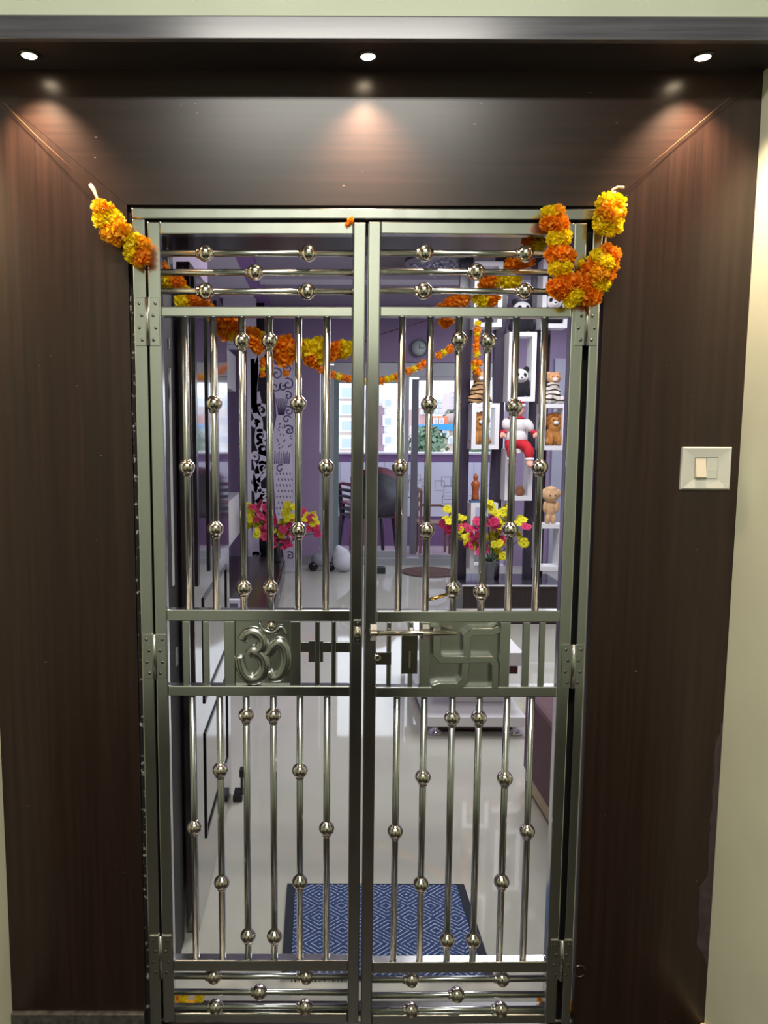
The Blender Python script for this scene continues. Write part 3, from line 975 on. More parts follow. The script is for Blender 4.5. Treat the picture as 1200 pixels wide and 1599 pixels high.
wpx('frame', 500, 522, 570, 884, 0.0, 0.10, M_alu)
wpx('frame', 522, 780, 567, 588, 0.0, 0.10, M_alu)
wpx('frame', 522, 780, 872, 884, 0.0, 0.10, M_alu)
s1 = wpx('sash', 520, 530, 588, 872, 0.05, 0.09, mat('grey_green_mesh_edge', (120, 140, 142), rough=0.5))
wpx('sash_rail', 530, 629, 588, 598, 0.05, 0.09, M_alu, s1)
wpx('sash_rail', 530, 629, 860, 872, 0.05, 0.09, M_alu, s1)
wpx('pane', 530, 629, 598, 860, 0.068, 0.072, M_glass, s1, 0)
s2 = wpx('sash', 629, 640, 588, 872, 0.01, 0.05, M_alu)
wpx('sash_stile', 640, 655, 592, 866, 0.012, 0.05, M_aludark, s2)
wpx('sash_rail', 655, 768, 588, 594, 0.01, 0.05, M_alu, s2)
wpx('sash_rail', 655, 768, 866, 872, 0.01, 0.05, M_alu, s2)
wpx('pane', 655, 768, 594, 866, 0.028, 0.032, M_glass, s2, 0)
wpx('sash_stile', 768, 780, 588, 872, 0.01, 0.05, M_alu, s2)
# second opening far right is blank wall behind the divider

struct(box('trim_16', (at(862, 700, 8.9).x, 8.88, 0), (at(892, 700, 8.9).x, FARY - .001, at(870, 560, 8.9).z), mat('pale_grey_blue_panel', (176, 180, 198), rough=0.5)))
# balcony
BY = 10.5
struct(box('floor_balcony', (-1.5, FARY + 0.2, -0.1), (4.4, BY + 0.3, 0.0), mat('pink_grey_tile', (190, 168, 178), rough=0.3)))
pz = at(600, 706, BY).z
M_plum = mat('plum_paint', (124, 96, 136), rough=0.6)
pb = struct(box('wall_balcony', (-1.5, BY, 0), (4.4, BY + 0.15, pz - 0.03), M_plum))
box('coping', (-1.5, BY - 0.02, pz - 0.03), (4.4, BY + 0.17, pz), M_white, pb, 0.004)
tx0 = -0.3
tz0, tz1 = at(600, 806, BY).z, at(600, 722, BY).z
M_tile = mat('white_printed_tile', (226, 230, 240), rough=0.25)
M_tline = mat('tile_print_line', (120, 124, 134), rough=0.4)
k = 0
tw = 0.62
xx = tx0
rd = random.Random(4)
while xx < 2.3:
    tl = box('tile', (xx + .003, BY - 0.012, tz0), (xx + tw - .003, BY - 0.0002, tz1), M_tile, pb, 0.001)
    bm = bmesh.new()
    H_ = tz1 - tz0
    for q in range(4):
        x_a, z_a = rd.uniform(-.24, .05), rd.uniform(-.38, .2) * H_
        w_, h_ = rd.uniform(.1, .2), rd.uniform(.08, .18)
        ribbon_bm(bm, [(x_a, z_a), (x_a + w_, z_a), (x_a + w_, z_a + h_), (x_a, z_a + h_), (x_a, z_a + .012)], 0.008, -0.0006, 0.0006)
        ribbon_bm(bm, [(x_a + w_, z_a + h_ / 2), (min(.3, x_a + w_ + .22), z_a + h_ / 2)], 0.007, -0.0006, 0.0006)
    link('printed_line', fin(bm), M_tline, ((xx + xx + tw) / 2, BY - 0.0122, (tz0 + tz1) / 2), tl)
    xx += tw
struct(box('wall_balcony_left', (-1.6, FARY + 0.2, 0), (-1.5, BY + 0.3, 3.2), M_plum))

# clock
p = at(655, 544, FARY)
ck = thing('wall_clock', (p.x, FARY - 0.0, p.z), 'small round white wall clock with dark rim above the balcony window', 'clock')
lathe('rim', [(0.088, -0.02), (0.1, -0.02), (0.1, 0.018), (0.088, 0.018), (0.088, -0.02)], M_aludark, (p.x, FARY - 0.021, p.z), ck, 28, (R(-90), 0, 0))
lathe('dial', [(0, -0.004), (0.088, -0.004), (0.088, 0.016), (0, 0.016)], mat('clock_dial', (205, 220, 218), rough=0.3), (p.x, FARY - 0.021, p.z), ck, 28, (R(-90), 0, 0))
box('hour_hand', (p.x - .003, FARY - 0.0285, p.z - .005), (p.x + .003, FARY - 0.0265, p.z + .045), M_black, ck)
box('minute_hand', (p.x - .005, FARY - 0.0285, p.z - .003), (p.x + .06, FARY - 0.0265, p.z + .003), M_black, ck)

# ------------------------------------------------------------------ doormat
YA, YB_ = 2.055, 2.515
xa0, xa1 = at(440, 1520, 2.09).x, at(768, 1520, 2.09).x
mt = thing('doormat', ((xa0 + xa1) / 2, (YA + YB_) / 2, 0), 'navy blue doormat woven with pale diamond lines inside the gate', 'doormat')
mm = mat('navy_diamond_weave', (52, 66, 104), rough=0.95, spec=0.1)
n, L = mm.node_tree.nodes, mm.node_tree.links
tc = n.new('ShaderNodeTexCoord')
sep = n.new('ShaderNodeSeparateXYZ')
L.new(tc.outputs['Object'], sep.inputs[0])


def mth(op, a, b=None):
    q = n.new('ShaderNodeMath')
    q.operation = op
    for i, v_ in enumerate((a, b)):
        if v_ is None: continue
        if isinstance(v_, (int, float)): q.inputs[i].default_value = v_
        else: L.new(v_, q.inputs[i])
    return q.outputs[0]


P_ = 0.15
ux = mth('PINGPONG', mth('ADD', sep.outputs[0], 5.0), P_ / 2)
uy = mth('PINGPONG', mth('ADD', sep.outputs[1], 5.0), P_ * 0.42)
dsum = mth('ADD', mth('DIVIDE', ux, P_ / 2), mth('DIVIDE', uy, P_ * 0.42))
st = mth('FRACT', mth('MULTIPLY', dsum, 3.5))
line = mth('LESS_THAN', st, 0.26)
nz = n.new('ShaderNodeTexNoise')
nz.inputs['Scale'].default_value = 160
L.new(tc.outputs['Object'], nz.inputs['Vector'])
fac = mth('MULTIPLY', line, mth('GREATER_THAN', nz.outputs['Fac'], 0.42))
mx = n.new('ShaderNodeMixRGB')
mx.inputs[1].default_value = (*lin((58, 74, 116)), 1)
mx.inputs[2].default_value = (*lin((168, 180, 204)), 1)
L.new(fac, mx.inputs[0])
L.new(mx.outputs[0], n['Principled BSDF'].inputs['Base Color'])
bp = n.new('ShaderNodeBump')
bp.inputs['Strength'].default_value = 0.6
bp.inputs['Distance'].default_value = 0.002
L.new(nz.outputs['Fac'], bp.inputs['Height'])
L.new(bp.outputs[0], n['Principled BSDF'].inputs['Normal'])
M_matedge = mat('dark_navy_binding', (32, 36, 50), rough=0.9)
box('woven_field', (xa0 + .028, YA + .008, 0.0005), (xa1 - .028, YB_ - .006, 0.011), mm, mt, 0.002)
for a, b in (((xa0, YA, 0.0004), (xa0 + .0278, YB_, 0.0115)), ((xa1 - .0278, YA, 0.0004), (xa1, YB_, 0.0115)), ((xa0 + .028, YA, 0.0004), (xa1 - .028, YA + .0078, 0.0115)), ((xa0 + .028, YB_ - .0058, 0.0004), (xa1 - .028, YB_, 0.0115))):
    box('binding', a, b, M_matedge, mt, 0.002)
random.seed(5)
bm = bmesh.new()
for i in range(150):
    x = xa0 + .03 + (xa1 - xa0 - .06) * i / 149
    for yy, s in ((YB_, 1), (YA, -1)):
        a_ = random.uniform(-.004, .004)
        v_ = [bm.verts.new(q) for q in ((x - .0012, yy, .006), (x + .0012, yy, .006), (x + a_ + .001, yy + s * random.uniform(.006, .011), .002), (x + a_ - .001, yy + s * .008, .002))]
        bm.faces.new(v_)
fo = link('fringe', fin(bm), M_matedge, (0, 0, 0), mt)
fo['kind'] = 'stuff'
mt.rotation_euler = (0, 0, 0)

# ------------------------------------------------------------------ low white table
def tbx(name, x0, x1, y0, y1, z0, z1, m, par, bev=0.003):
    return box(name, (x0, y0, z0), (x1, y1, z1), m, par, bev)


ty = 3.83
tl_, tr_ = 0.585, 1.105
ct = thing('coffee_table', ((tl_ + tr_) / 2, ty + .5, 0), 'low white two-tier coffee table on chrome feet at the right', 'table')
tbx('base_board', tl_, tr_, ty, ty + 1.0, 0.055, 0.108, M_white, ct)
M_maroon = mat('maroon_gloss', (70, 26, 30), rough=0.2)
tbx('recess_panel', tl_ + .06, tr_ - .06, ty + .05, ty + .95, 0.02, 0.0548, M_maroon, ct)
tbx('pedestal', tl_ + .16, tr_ - .05, ty + .22, ty + .8, 0.1085, 0.29, M_white, ct)
tbx('core', tl_ + .03, tr_ - .01, ty + .16, ty + .9, 0.2905, 0.345, M_maroon, ct)
tbx('top_board', tl_, tr_ + .01, ty + .12, ty + 1.0, 0.3455, 0.42, M_white, ct)
M_chrome = mat('chrome', (225, 225, 230), rough=0.06, metal=1)
for x in (tl_ + .05, tr_ - .05):
    for y in (ty + .05, ty + .95):
        lathe('foot', [(0, 0), (0.036, 0), (0.04, 0.008), (0.03, 0.022), (0.018, 0.03), (0.018, 0.0545), (0, 0.0545)], M_chrome, (x, y, 0), ct, 18)

# mauve sofa end by the right of the foyer
so = thing('sofa', (1.3, 2.95, 0), 'mauve fabric sofa with a pale wooden plinth at the lower right', 'sofa')
M_mauve = mat('mauve_fabric', (108, 80, 88), rough=0.9, noise=0.08, nscale=40, bump=0.2)
box('arm', (0.935, 2.5, 0.085), (1.12, 3.28, 0.45), M_mauve, so, 0.02)
box('seat_cushion', (1.125, 2.55, 0.085), (1.9, 3.26, 0.36), M_mauve, so, 0.03)
box('back_cushion', (1.125, 2.3, 0.085), (1.9, 2.545, 0.62), M_mauve, so, 0.03)
box('arm', (1.905, 2.3, 0.085), (2.09, 3.28, 0.45), M_mauve, so, 0.02)
box('plinth', (0.945, 2.5, 0.02), (2.08, 3.27, 0.0845), mat('pale_plinth_wood', (190, 164, 134), rough=0.5, noise=0.1), so, 0.004)
for x_ in (1.0, 2.0):
    for y_ in (2.55, 3.2):
        box('foot', (x_ - .03, y_ - .03, 0.0), (x_ + .03, y_ + .03, 0.0198), M_black, so)

# ------------------------------------------------------------------ display divider (right)
DYV = 6.40
dpx = lambda px, py=700: at(px, py, DYV).x
dz_ = lambda py: at(790, py, DYV).z
dv = thing('display_divider', (dpx(790), DYV, 0), 'dark floor-to-ceiling display divider of upright planks on a low cabinet', 'shelf')
zt = dz_(905)
cab = box('cabinet', (dpx(716, 905), DYV - 0.22, 0.0), (dpx(868, 905), DYV + 0.26, zt - 0.012), M_dark, dv, 0.003)
box('cabinet_top', (dpx(714, 905), DYV - 0.23, zt - 0.0118), (dpx(869, 905), DYV + 0.27, zt), mat('smoked_glass_top', (70, 70, 78), rough=0.05), dv, 0.002)
box('white_edge', (dpx(714, 905), DYV - 0.236, zt - 0.012), (dpx(869, 905), DYV - 0.2302, zt), M_white, dv)
for a, b in ((713, 733), (768, 786), (824, 839)):
    box('plank', (dpx(a), DYV, zt + .0005), (dpx(b), DYV + 0.05, CEIL - 0.002), M_plank, dv, 0.002)
box('plank', (dpx(846), DYV + 0.12, zt + .0005), (dpx(861), DYV + 0.17, CEIL - 0.002), M_dark, dv, 0.002)


def cube_frame(p0, p1, y0, y1, label, t=None):
    x0, x1 = dpx(p0, (y0 + y1) / 2), dpx(p1, (y0 + y1) / 2)
    z0, z1 = dz_(y1), dz_(y0)
    t = 0.036
    ya, yb = DYV - 0.16, DYV - 0.0005
    f = thing('shelf_box', ((x0 + x1) / 2, DYV, z0), label, 'shelf box', 'white box shelves on the dark divider')
    box('side', (x0, ya, z0), (x0 + t, yb, z1), M_white, f, 0.001)
    box('side', (x1 - t, ya, z0), (x1, yb, z1), M_white, f, 0.001)
    box('board', (x0 + t, ya, z0), (x1 - t, yb, z0 + t), M_white, f, 0.001)
    box('board', (x0 + t, ya, z1 - t), (x1 - t, yb, z1), M_white, f, 0.001)
    return ((x0 + x1) / 2, z0, z1, x0, x1)


FB = {}
for key, a in {'A0': (735, 778, 415, 515, 'white box shelf high on the divider beside the hanging marigold string'),
               'A1': (731, 773, 631, 701, 'white box shelf holding the brown lion beside the balcony window'),
               'A2': (729, 770, 783, 884, 'tall white box shelf under the wooden figurine behind the flowers'),
               'B1': (787, 829, 522, 628, 'tall white box shelf holding the panda head'),
               'B2': (782, 824, 700, 779, 'white box shelf under the red and white doll'),
               'C0': (839, 879, 410, 516, 'white box shelf high at the far right of the divider'),
               'C1': (837, 876, 631, 702, 'white box shelf holding a lion at the right end of the divider'),
               'C2': (831, 870, 815, 886, 'empty white box shelf low at the right end of the divider'),
               'T1': (722, 742, 366, 386, 'small white box shelf near the ceiling, nearer the window'),
               'T2': (776, 796, 366, 388, 'small white box shelf near the ceiling, nearer the right wall')}.items():
    FB[key] = cube_frame(*a)


# soft toys
def stripes(name, c1, c2, scale):
    m = mat(name, c1, rough=0.95, spec=0.1)
    n, L = m.node_tree.nodes, m.node_tree.links
    tc = n.new('ShaderNodeTexCoord')
    wv = n.new('ShaderNodeTexWave')
    wv.bands_direction = 'Z'
    wv.inputs['Scale'].default_value = scale
    wv.inputs['Distortion'].default_value = 5
    wv.inputs['Detail'].default_value = 1
    L.new(tc.outputs['Object'], wv.inputs['Vector'])
    cr = n.new('ShaderNodeValToRGB')
    cr.color_ramp.elements[0].position, cr.color_ramp.elements[1].position = 0.22, 0.36
    cr.color_ramp.elements[0].color = (*lin(c2), 1)
    cr.color_ramp.elements[1].color = (*lin(c1), 1)
    L.new(wv.outputs['Fac'], cr.inputs[0])
    L.new(cr.outputs[0], n['Principled BSDF'].inputs['Base Color'])
    return m


M_tig = stripes('tan_striped_plush', (196, 158, 112), (60, 44, 36), 9)
M_wtig = stripes('white_striped_plush', (222, 214, 204), (66, 60, 58), 9)
M_lion = mat('brown_plush', (176, 120, 60), rough=0.95, noise=0.2, nscale=40)
M_mane = mat('ginger_plush', (150, 92, 38), rough=0.95, noise=0.25, nscale=40)
M_bk = mat('black_plush', (28, 28, 34), rough=0.95)
M_wh = mat('white_plush', (228, 226, 226), rough=0.95)
M_eye = mat('toy_eye', (12, 10, 10), rough=0.15)
M_skin = mat('pink_doll_felt', (228, 172, 152), rough=0.9)
M_red = mat('red_felt', (196, 34, 48), rough=0.9)


def eyes(t, loc, sx_, y, z, r=0.008):
    for s in (-1, 1):
        lathe('eye', [(0, -r), (r * .7, -r * .7), (r, 0), (r * .7, r * .7), (0, r)], M_eye, (loc[0] + s * sx_, loc[1] + y, loc[2] + z), t, 10)


def cat_toy(name, key, dxp, z, h, mb, label, mane=None, muzzle=None, headm=None):
    """sitting big-cat toy facing the camera; h = total height"""
    cx = FB[key][0] + dxp
    cy = DYV - 0.09
    s = h / 0.36
    L0 = (cx, cy, z)
    t = thing(name, L0, label, 'soft toy', 'soft toys on the divider')
    V = lambda a, b, c_: (a * s, b * s, c_ * s)
    body = blob('body', [(V(0, 0.02, .12), V(.095, .08, .12)), (V(0, -.01, .22), V(.07, .06, .08)), (V(-.045, -.06, .07), V(.028, .03, .07)), (V(.045, -.06, .07), V(.028, .03, .07)),
                         (V(-.085, -.03, .045), V(.045, .06, .045)), (V(.085, -.03, .045), V(.045, .06, .045)), (V(0, -.015, .285), V(.068, .06, .062)), (V(-.05, 0, .335), V(.02, .015, .024)), (V(.05, 0, .335), V(.02, .015, .024))],
                mb, L0, t, 0.007 * s + 0.001)
    blob('muzzle', [(V(0, -.08, .268), V(.034, .024, .024))], muzzle or M_wh, L0, t, 0.006)
    if mane:
        blob('mane', [(V(0.085 * math.cos(a * .7), 0.0, .285 + .08 * math.sin(a * .7)), V(.036, .04, .036)) for a in range(9)], mane, L0, t, 0.007)
    if headm:
        blob('head', [(V(0, -.02, .287), V(.08, .066, .07)), (V(-.055, 0, .34), V(.026, .02, .028)), (V(.055, 0, .34), V(.026, .02, .028))], headm, L0, t, 0.006)
    tail = tube('tail', [Vector(L0) + Vector(V(*q)) for q in ((.06, .06, .03), (.12, .03, .025), (.13, -.02, .03))], 0.014 * s, mb, t, 8)
    eyes(t, L0, .028 * s, -.075 * s, .305 * s, .0075 * s)
    lathe('nose', [(0, -.008 * s), (.01 * s, 0), (0, .008 * s)], M_eye, (cx, cy - .092 * s, z + .275 * s), t, 8)
    return t


zA1, zC1, zB1 = FB['A1'], FB['C1'], FB['B1']
cat_toy('toy_tiger', 'A1', -0.045, zA1[2], 0.27, M_tig, 'tan striped toy tiger sitting on a white box by the window', headm=mat('tan_plush', (190, 146, 96), rough=0.95, noise=0.25, nscale=30))
cat_toy('toy_tiger', 'C1', 0.0, zC1[2], 0.26, M_wtig, 'white striped toy tiger sitting on the far right white box', headm=mat('peach_plush', (206, 152, 108), rough=0.95, noise=0.25, nscale=30))
cat_toy('toy_lion', 'A1', -0.03, zA1[1] + .0362, 0.25, M_lion, 'brown toy lion inside the white box by the window', M_mane)
cat_toy('toy_lion', 'C1', 0.02, zC1[1] + .0362, 0.25, M_lion, 'brown toy lion inside the far right white box', M_mane)


def panda(key, z, h, label, dxp=0.0):
    cx, cy = FB[key][0] + dxp, DYV - 0.085
    s = h / 0.30
    L0 = (cx, cy, z)
    V = lambda a, b, c_: (a * s, b * s, c_ * s)
    t = thing('toy_panda', L0, label, 'soft toy', 'soft toys on the divider')
    blob('body', [(V(0, 0, .075), V(.09, .07, .08)), (V(-.09, -.03, .05), V(.035, .05, .045)), (V(.09, -.03, .05), V(.035, .05, .045)), (V(-.075, -.02, .12), V(.03, .03, .055)), (V(.075, -.02, .12), V(.03, .03, .055))], M_bk, L0, t, 0.007)
    blob('head', [(V(0, -.01, .205), V(.085, .07, .075)), (V(0, -.07, .185), V(.035, .02, .025))], M_wh, L0, t, 0.007)
    for sg in (-1, 1):
        blob('ear', [(V(sg * .065, 0, .275), V(.03, .02, .03))], M_bk, L0, t, 0.006)
        blob('eye_patch', [(V(sg * .034, -.068, .215), V(.02, .012, .024))], M_bk, L0, t, 0.005)
    lathe('nose', [(0, -.008 * s), (.012 * s, 0), (0, .008 * s)], M_eye, (cx, cy - .092 * s, z + .19 * s), t, 8)


panda('B1', FB['B1'][2], 0.27, 'black and white toy panda sitting on top of the tall white box')
panda('B1', FB['B1'][1] + .0362, 0.25, 'black and white toy panda inside the tall white box')
panda('C0', FB['C0'][1] + .0362, 0.26, 'dark toy bear inside the high white box at far right')

# doll in red and white
cx, cy, z0 = FB['B2'][0] - 0.02, DYV - 0.115, FB['B2'][2]
Ld = (cx, cy, z0)
dl = thing('rag_doll', Ld, 'rag doll in red cap and red and white suit sitting on a box', 'doll')
blob('torso', [((0, 0.0, .09), (.088, .065, .08)), ((0, 0, .19), (.082, .06, .075)), ((-.09, -.01, .20), (.036, .036, .05)), ((.10, -.01, .19), (.036, .036, .06), (0, -.5, 0))], M_wh, Ld, dl, 0.008)
blob('trousers', [((0, 0.0, .05), (.095, .07, .06)), ((-.062, -.07, .02), (.045, .06, .048)), ((.065, -.07, .015), (.045, .06, .048)), ((-.066, -.125, -.03), (.04, .034, .06)), ((.078, -.125, -.03), (.042, .034, .06))], M_red, Ld, dl, 0.008)
blob('head', [((-.01, -.01, .315), (.066, .058, .066)), ((-.01, -.066, .308), (.014, .014, .012)), ((-.075, -.01, .31), (.012, .01, .018)), ((.055, -.01, .31), (.012, .01, .018))], M_skin, Ld, dl, 0.007)
blob('cap', [((-.01, 0.005, .375), (.068, .06, .05)), ((-.045, .01, .41), (.04, .035, .035))], M_red, Ld, dl, 0.007)
blob('cap_band', [((-.01 + .06 * math.cos(a), -.005 + .055 * math.sin(a), .352), (.022, .02, .017)) for a in [k * .5236 for k in range(12)]], M_wh, Ld, dl, 0.006)
blob('collar', [((-.005, 0, .252), (.07, .055, .016))], M_red, Ld, dl, 0.006)
eyes(dl, (cx - .01, cy, z0), .022, -.062, .328, .006)
for sg, x in ((-1, -.112), (1, .138)):
    blob('cuff', [((x, -.025, .135), (.03, .03, .018))], M_red, Ld, dl, 0.006)
    blob('hand', [((x + .01 * sg, -.04, .112), (.024, .022, .026)), ((x + .026 * sg, -.05, .102), (.01, .01, .018)), ((x - .006 * sg, -.055, .10), (.009, .009, .018))], M_skin, Ld, dl, 0.005)
for x in (-.068, .08):
    blob('trouser_cuff', [((x, -.128, -.082), (.04, .036, .018))], M_wh, Ld, dl, 0.006)
    blob('foot', [((x, -.135, -.115), (.032, .03, .03)), ((x, -.16, -.13), (.03, .04, .022))], M_skin, Ld, dl, 0.006)

# wooden figurine
x = dpx(739, 780)
z0 = FB['A2'][2]
fg = thing('wooden_figurine', (x, DYV - .09, z0), 'small reddish carved wooden figurine on a blue base', 'figurine')
M_cw = mat('red_carved_wood', (158, 82, 40), rough=0.4, noise=0.25, nscale=50)
tbx('base', x - .045, x + .045, DYV - .13, DYV - .05, z0 + .0003, z0 + .018, mat('blue_base', (62, 96, 138), rough=0.5), fg)
lathe('body', [(0, 0), (.034, 0), (.03, .03), (.026, .07), (.032, .11), (.038, .135), (.03, .155), (.014, .165), (.02, .178), (.022, .193), (.016, .207), (.008, .213), (.01, .222), (0, .226)], M_cw, (x, DYV - .09, z0 + .0182), fg, 18)
# beige teddy on lower right box
x, z0 = FB['C2'][0] + .01, FB['C2'][2]
tb = thing('toy_teddy', (x, DYV - .09, z0), 'beige curly toy lamb standing on the low right white box', 'soft toy', 'soft toys on the divider')
M_bei = mat('beige_curly_plush', (206, 168, 126), rough=0.95, bump=0.6, nscale=60, noise=0.2)
blob('body', [((0, 0, .12), (.045, .045, .09)), ((-.025, -.02, .035), (.022, .03, .045)), ((.025, -.02, .035), (.022, .03, .045)), ((-.05, -.02, .14), (.018, .02, .05)), ((.05, -.02, .14), (.018, .02, .05))], M_bei, (x, DYV - .09, z0), tb, 0.006)
blob('head', [((0, -.01, .235), (.066, .055, .058)), ((-.06, 0, .25), (.028, .022, .04)), ((.06, 0, .25), (.028, .022, .04)), ((0, 0, .285), (.05, .045, .03))], M_bei, (x, DYV - .09, z0), tb, 0.007)
eyes(tb, (x, DYV - .09, z0), .022, -.062, .24, .006)
# brown trinket in B2
x, z0 = FB['B2'][0] + .03, FB['B2'][1] + .0362
o = lathe('trinket_pot', [(0, 0), (.025, 0), (.035, .02), (.038, .045), (.024, .065), (.03, .075), (.012, .078), (.01, .09), (0, .094)], mat('brown_clay', (140, 90, 60), rough=0.6), (x, DYV - .09, z0), None, 16)
tag(o, 'little brown lidded pot inside the white box under the doll', 'pot')
# black pieces in the top boxes
for kk, lab in (('T1', 'black trinket in the small top box nearer the window'), ('T2', 'black trinket in the small top box nearer the right wall')):
    x, z0 = FB[kk][0], FB[kk][1] + .0362
    o = lathe('trinket', [(0, 0), (.016, 0), (.017, .012), (.010, .022), (.013, .028), (0, .032)], M_black, (x, DYV - .09, z0), None, 14)
    tag(o, lab, 'trinket')

# ------------------------------------------------------------------ flower arrangements


def petal_flower(seed):
    rd_ = random.Random(seed)
    bm = bmesh.new()
    for k in range(6):
        a = k * math.pi / 3 + rd_.uniform(-.2, .2)
        c_, s_ = math.cos(a), math.sin(a)
        pts = [(0.12, -.12, 0), (0.12, .12, 0), (0.6, .42, .22), (0.6, -.42, .22), (1.0, 0.3, .12), (1.0, -.3, .12)]
        v_ = [bm.verts.new((x * c_ - y * s_, x * s_ + y * c_, z)) for x, y, z in pts]
        bm.faces.new((v_[0], v_[3], v_[2], v_[1]))
        bm.faces.new((v_[3], v_[5], v_[4], v_[2]))
    bmesh.ops.create_icosphere(bm, subdivisions=1, radius=0.24, matrix=Matrix.Translation((0, 0, .15)))
    me = bpy.data.meshes.new('flower')
    bm.to_mesh(me)
    bm.free()
    return me


M_fy = mat('silk_yellow', (222, 214, 30), rough=0.7, noise=0.12)
M_fp = mat('silk_pink', (206, 52, 100), rough=0.7, noise=0.15)
FLW = {}
for k, m in (('y', M_fy), ('p', M_fp)):
    FLW[k] = petal_flower(ord(k))
    FLW[k].materials.append(m)
bm = bmesh.new()
v_ = [bm.verts.new(q) for q in ((0, 0, 0), (.3, .22, .05), (.7, .2, .1), (1, 0, 0), (.7, -.2, .1), (.3, -.22, .05), (.5, 0, -.02))]
for a, b in ((0, 1), (1, 2), (2, 3), (3, 4), (4, 5), (5, 0)):
    bm.faces.new((v_[a], v_[b], v_[6]))
LEAF = fin(bm)
LEAF.materials.append(M_leaf)


def bouquet(base, label, spots, mv, rad=0.03, hv=0.2):
    t = thing('flower_vase', base, label, 'flower vase', 'vases of artificial flowers')
    lathe('vase', [(0, 0), (.045, 0), (.05, .01), (.035, .05), (.045, .11), (.07, .18), (.078, hv), (.07, hv), (.04, .11), (.03, .05), (0, .04)], mv, base, t, 20)
    rd_ = random.Random(11)
    neck = Vector(base) + Vector((0, 0, hv * .9))
    # stems: one tube mesh per cluster direction
    for (px, py, c_) in spots + [(a_ + rd_.uniform(-7, 7), b_ + rd_.uniform(-6, 6), k_) for a_, b_, k_ in spots]:
        Y = base[1] + rd_.uniform(-.10, .10)
        p = at(px, py, Y)
        o = link('blossom', FLW[c_], None, p, t, (R(60) + rd_.uniform(-.7, .7), rd_.uniform(-.7, .7), rd_.uniform(-1, 1)))
        r = rad * rd_.uniform(.95, 1.35)
        o.scale = (r, r, r)
    for (px, py, c_) in spots[::4]:
        p = at(px, py, base[1])
        mid = neck.lerp(p, .5) + Vector((0, 0, .02))
        tube('stem', [neck - Vector((0, 0, .1)), neck, mid, p], 0.004, M_leaf, t, 6)
        lf = link('leaf', LEAF, None, mid, t, (rd_.uniform(-.6, .6), rd_.uniform(-.6, .6), rd_.uniform(0, 6)))
        lf.scale = (.07, .07, .07)
    return t


def zat(px, py, Y):
    return at(px, py, Y)


vb = (dpx(757, 905), DYV - 0.19, zt)
right_spots = [(693, 818, 'p'), (698, 812, 'y'), (702, 822, 'p'), (706, 815, 'y'), (699, 826, 'p'), (722, 810, 'y'), (724, 820, 'p'), (720, 828, 'y'), (719, 836, 'y'), (729, 838, 'y'), (726, 846, 'y'), (736, 842, 'p'), (735, 852, 'p'), (744, 835, 'p'), (741, 850, 'y'),
               (745, 814, 'p'), (748, 822, 'p'), (765, 788, 'y'), (768, 796, 'y'), (770, 812, 'p'), (764, 820, 'p'), (773, 820, 'p'), (786, 800, 'y'), (792, 805, 'y'), (780, 812, 'y'), (786, 815, 'y'), (779, 822, 'y'), (770, 832, 'y'), (778, 832, 'y'), (786, 830, 'p'), (766, 842, 'y'),
               (774, 846, 'y'), (783, 852, 'y'), (778, 860, 'y'), (768, 854, 'y'), (791, 852, 'y'), (790, 840, 'p'), (798, 832, 'p'), (805, 835, 'y'), (814, 838, 'y'), (812, 844, 'y'), (808, 818, 'y'), (817, 812, 'y'), (820, 822, 'p'), (752, 848, 'p'), (756, 836, 'y'), (750, 862, 'p'), (758, 858, 'p'), (786, 868, 'y'), (796, 790, 'y'), (700, 795, 'y'), (733, 826, 'p')]
bouquet(vb, 'yellow and magenta artificial flowers in a grey vase on the divider cabinet', right_spots, mat('smoky_glass_vase', (96, 98, 104), rough=0.1, metal=0.3), 0.032)

# ------------------------------------------------------------------ left side: media unit, jali, screen
UX1 = -0.36
ub0, ub1 = 5.2, 8.15
uz = 0.235
un = thing('media_cabinet', ((LWX + UX1) / 2, (ub0 + ub1) / 2, 0), 'long low dark glossy media cabinet along the left wall', 'cabinet')
box('carcass', (LWX + .002, ub0, 0), (UX1, ub1, uz - 0.02), M_dark, un, 0.003)
box('top_board', (LWX + .002, ub0 - .01, uz - .0198), (UX1 + .006, ub1, uz), M_dark, un, 0.003)
for k in range(3):
    ya = ub0 + .02 + k * .98
    d_ = box('drawer', (UX1 + .0002, ya, 0.03), (UX1 + .016, ya + .94, uz - .035), M_dark, un, 0.002)
    box('handle', (UX1 + .0162, ya + .42, .11), (UX1 + .026, ya + .54, .122), M_alu, d_, 0.002)
# white wall cabinets above and below the screen
wc = box('wall_cabinet', (LWX + .001, 6.9, at(360, 612, 7.6).z + .03), (LWX + .16, 8.18, at(360, 552, 7.6).z + .03), M_white, None, 0.003)
tag(wc, 'light grey wall cabinet above the television at left', 'cabinet')
wc = box('hanging_cabinet', (LWX + .001, 6.9, at(360, 842, 7.6).z), (LWX + .2, 8.18, at(360, 776, 7.6).z), M_white, None, 0.003)
tag(wc, 'white wall-mounted drawer box below the television at left', 'cabinet')
tv = thing('television', (LWX + .03, 7.5, at(360, 765, 7.6).z), 'flat black television on the left wall reflecting the balcony light', 'television')
zt0, zt1 = at(360, 765, 7.6).z, at(360, 616, 7.6).z
box('body', (LWX + .001, 6.92, zt0), (LWX + .06, 8.16, zt1), M_black, tv, 0.004)
box('screen', (LWX + .0602, 6.94, zt0 + .02), (LWX + .063, 8.14, zt1 - .02), mat('dark_blue_screen', (30, 36, 78), rough=0.04, spec=0.8), tv)

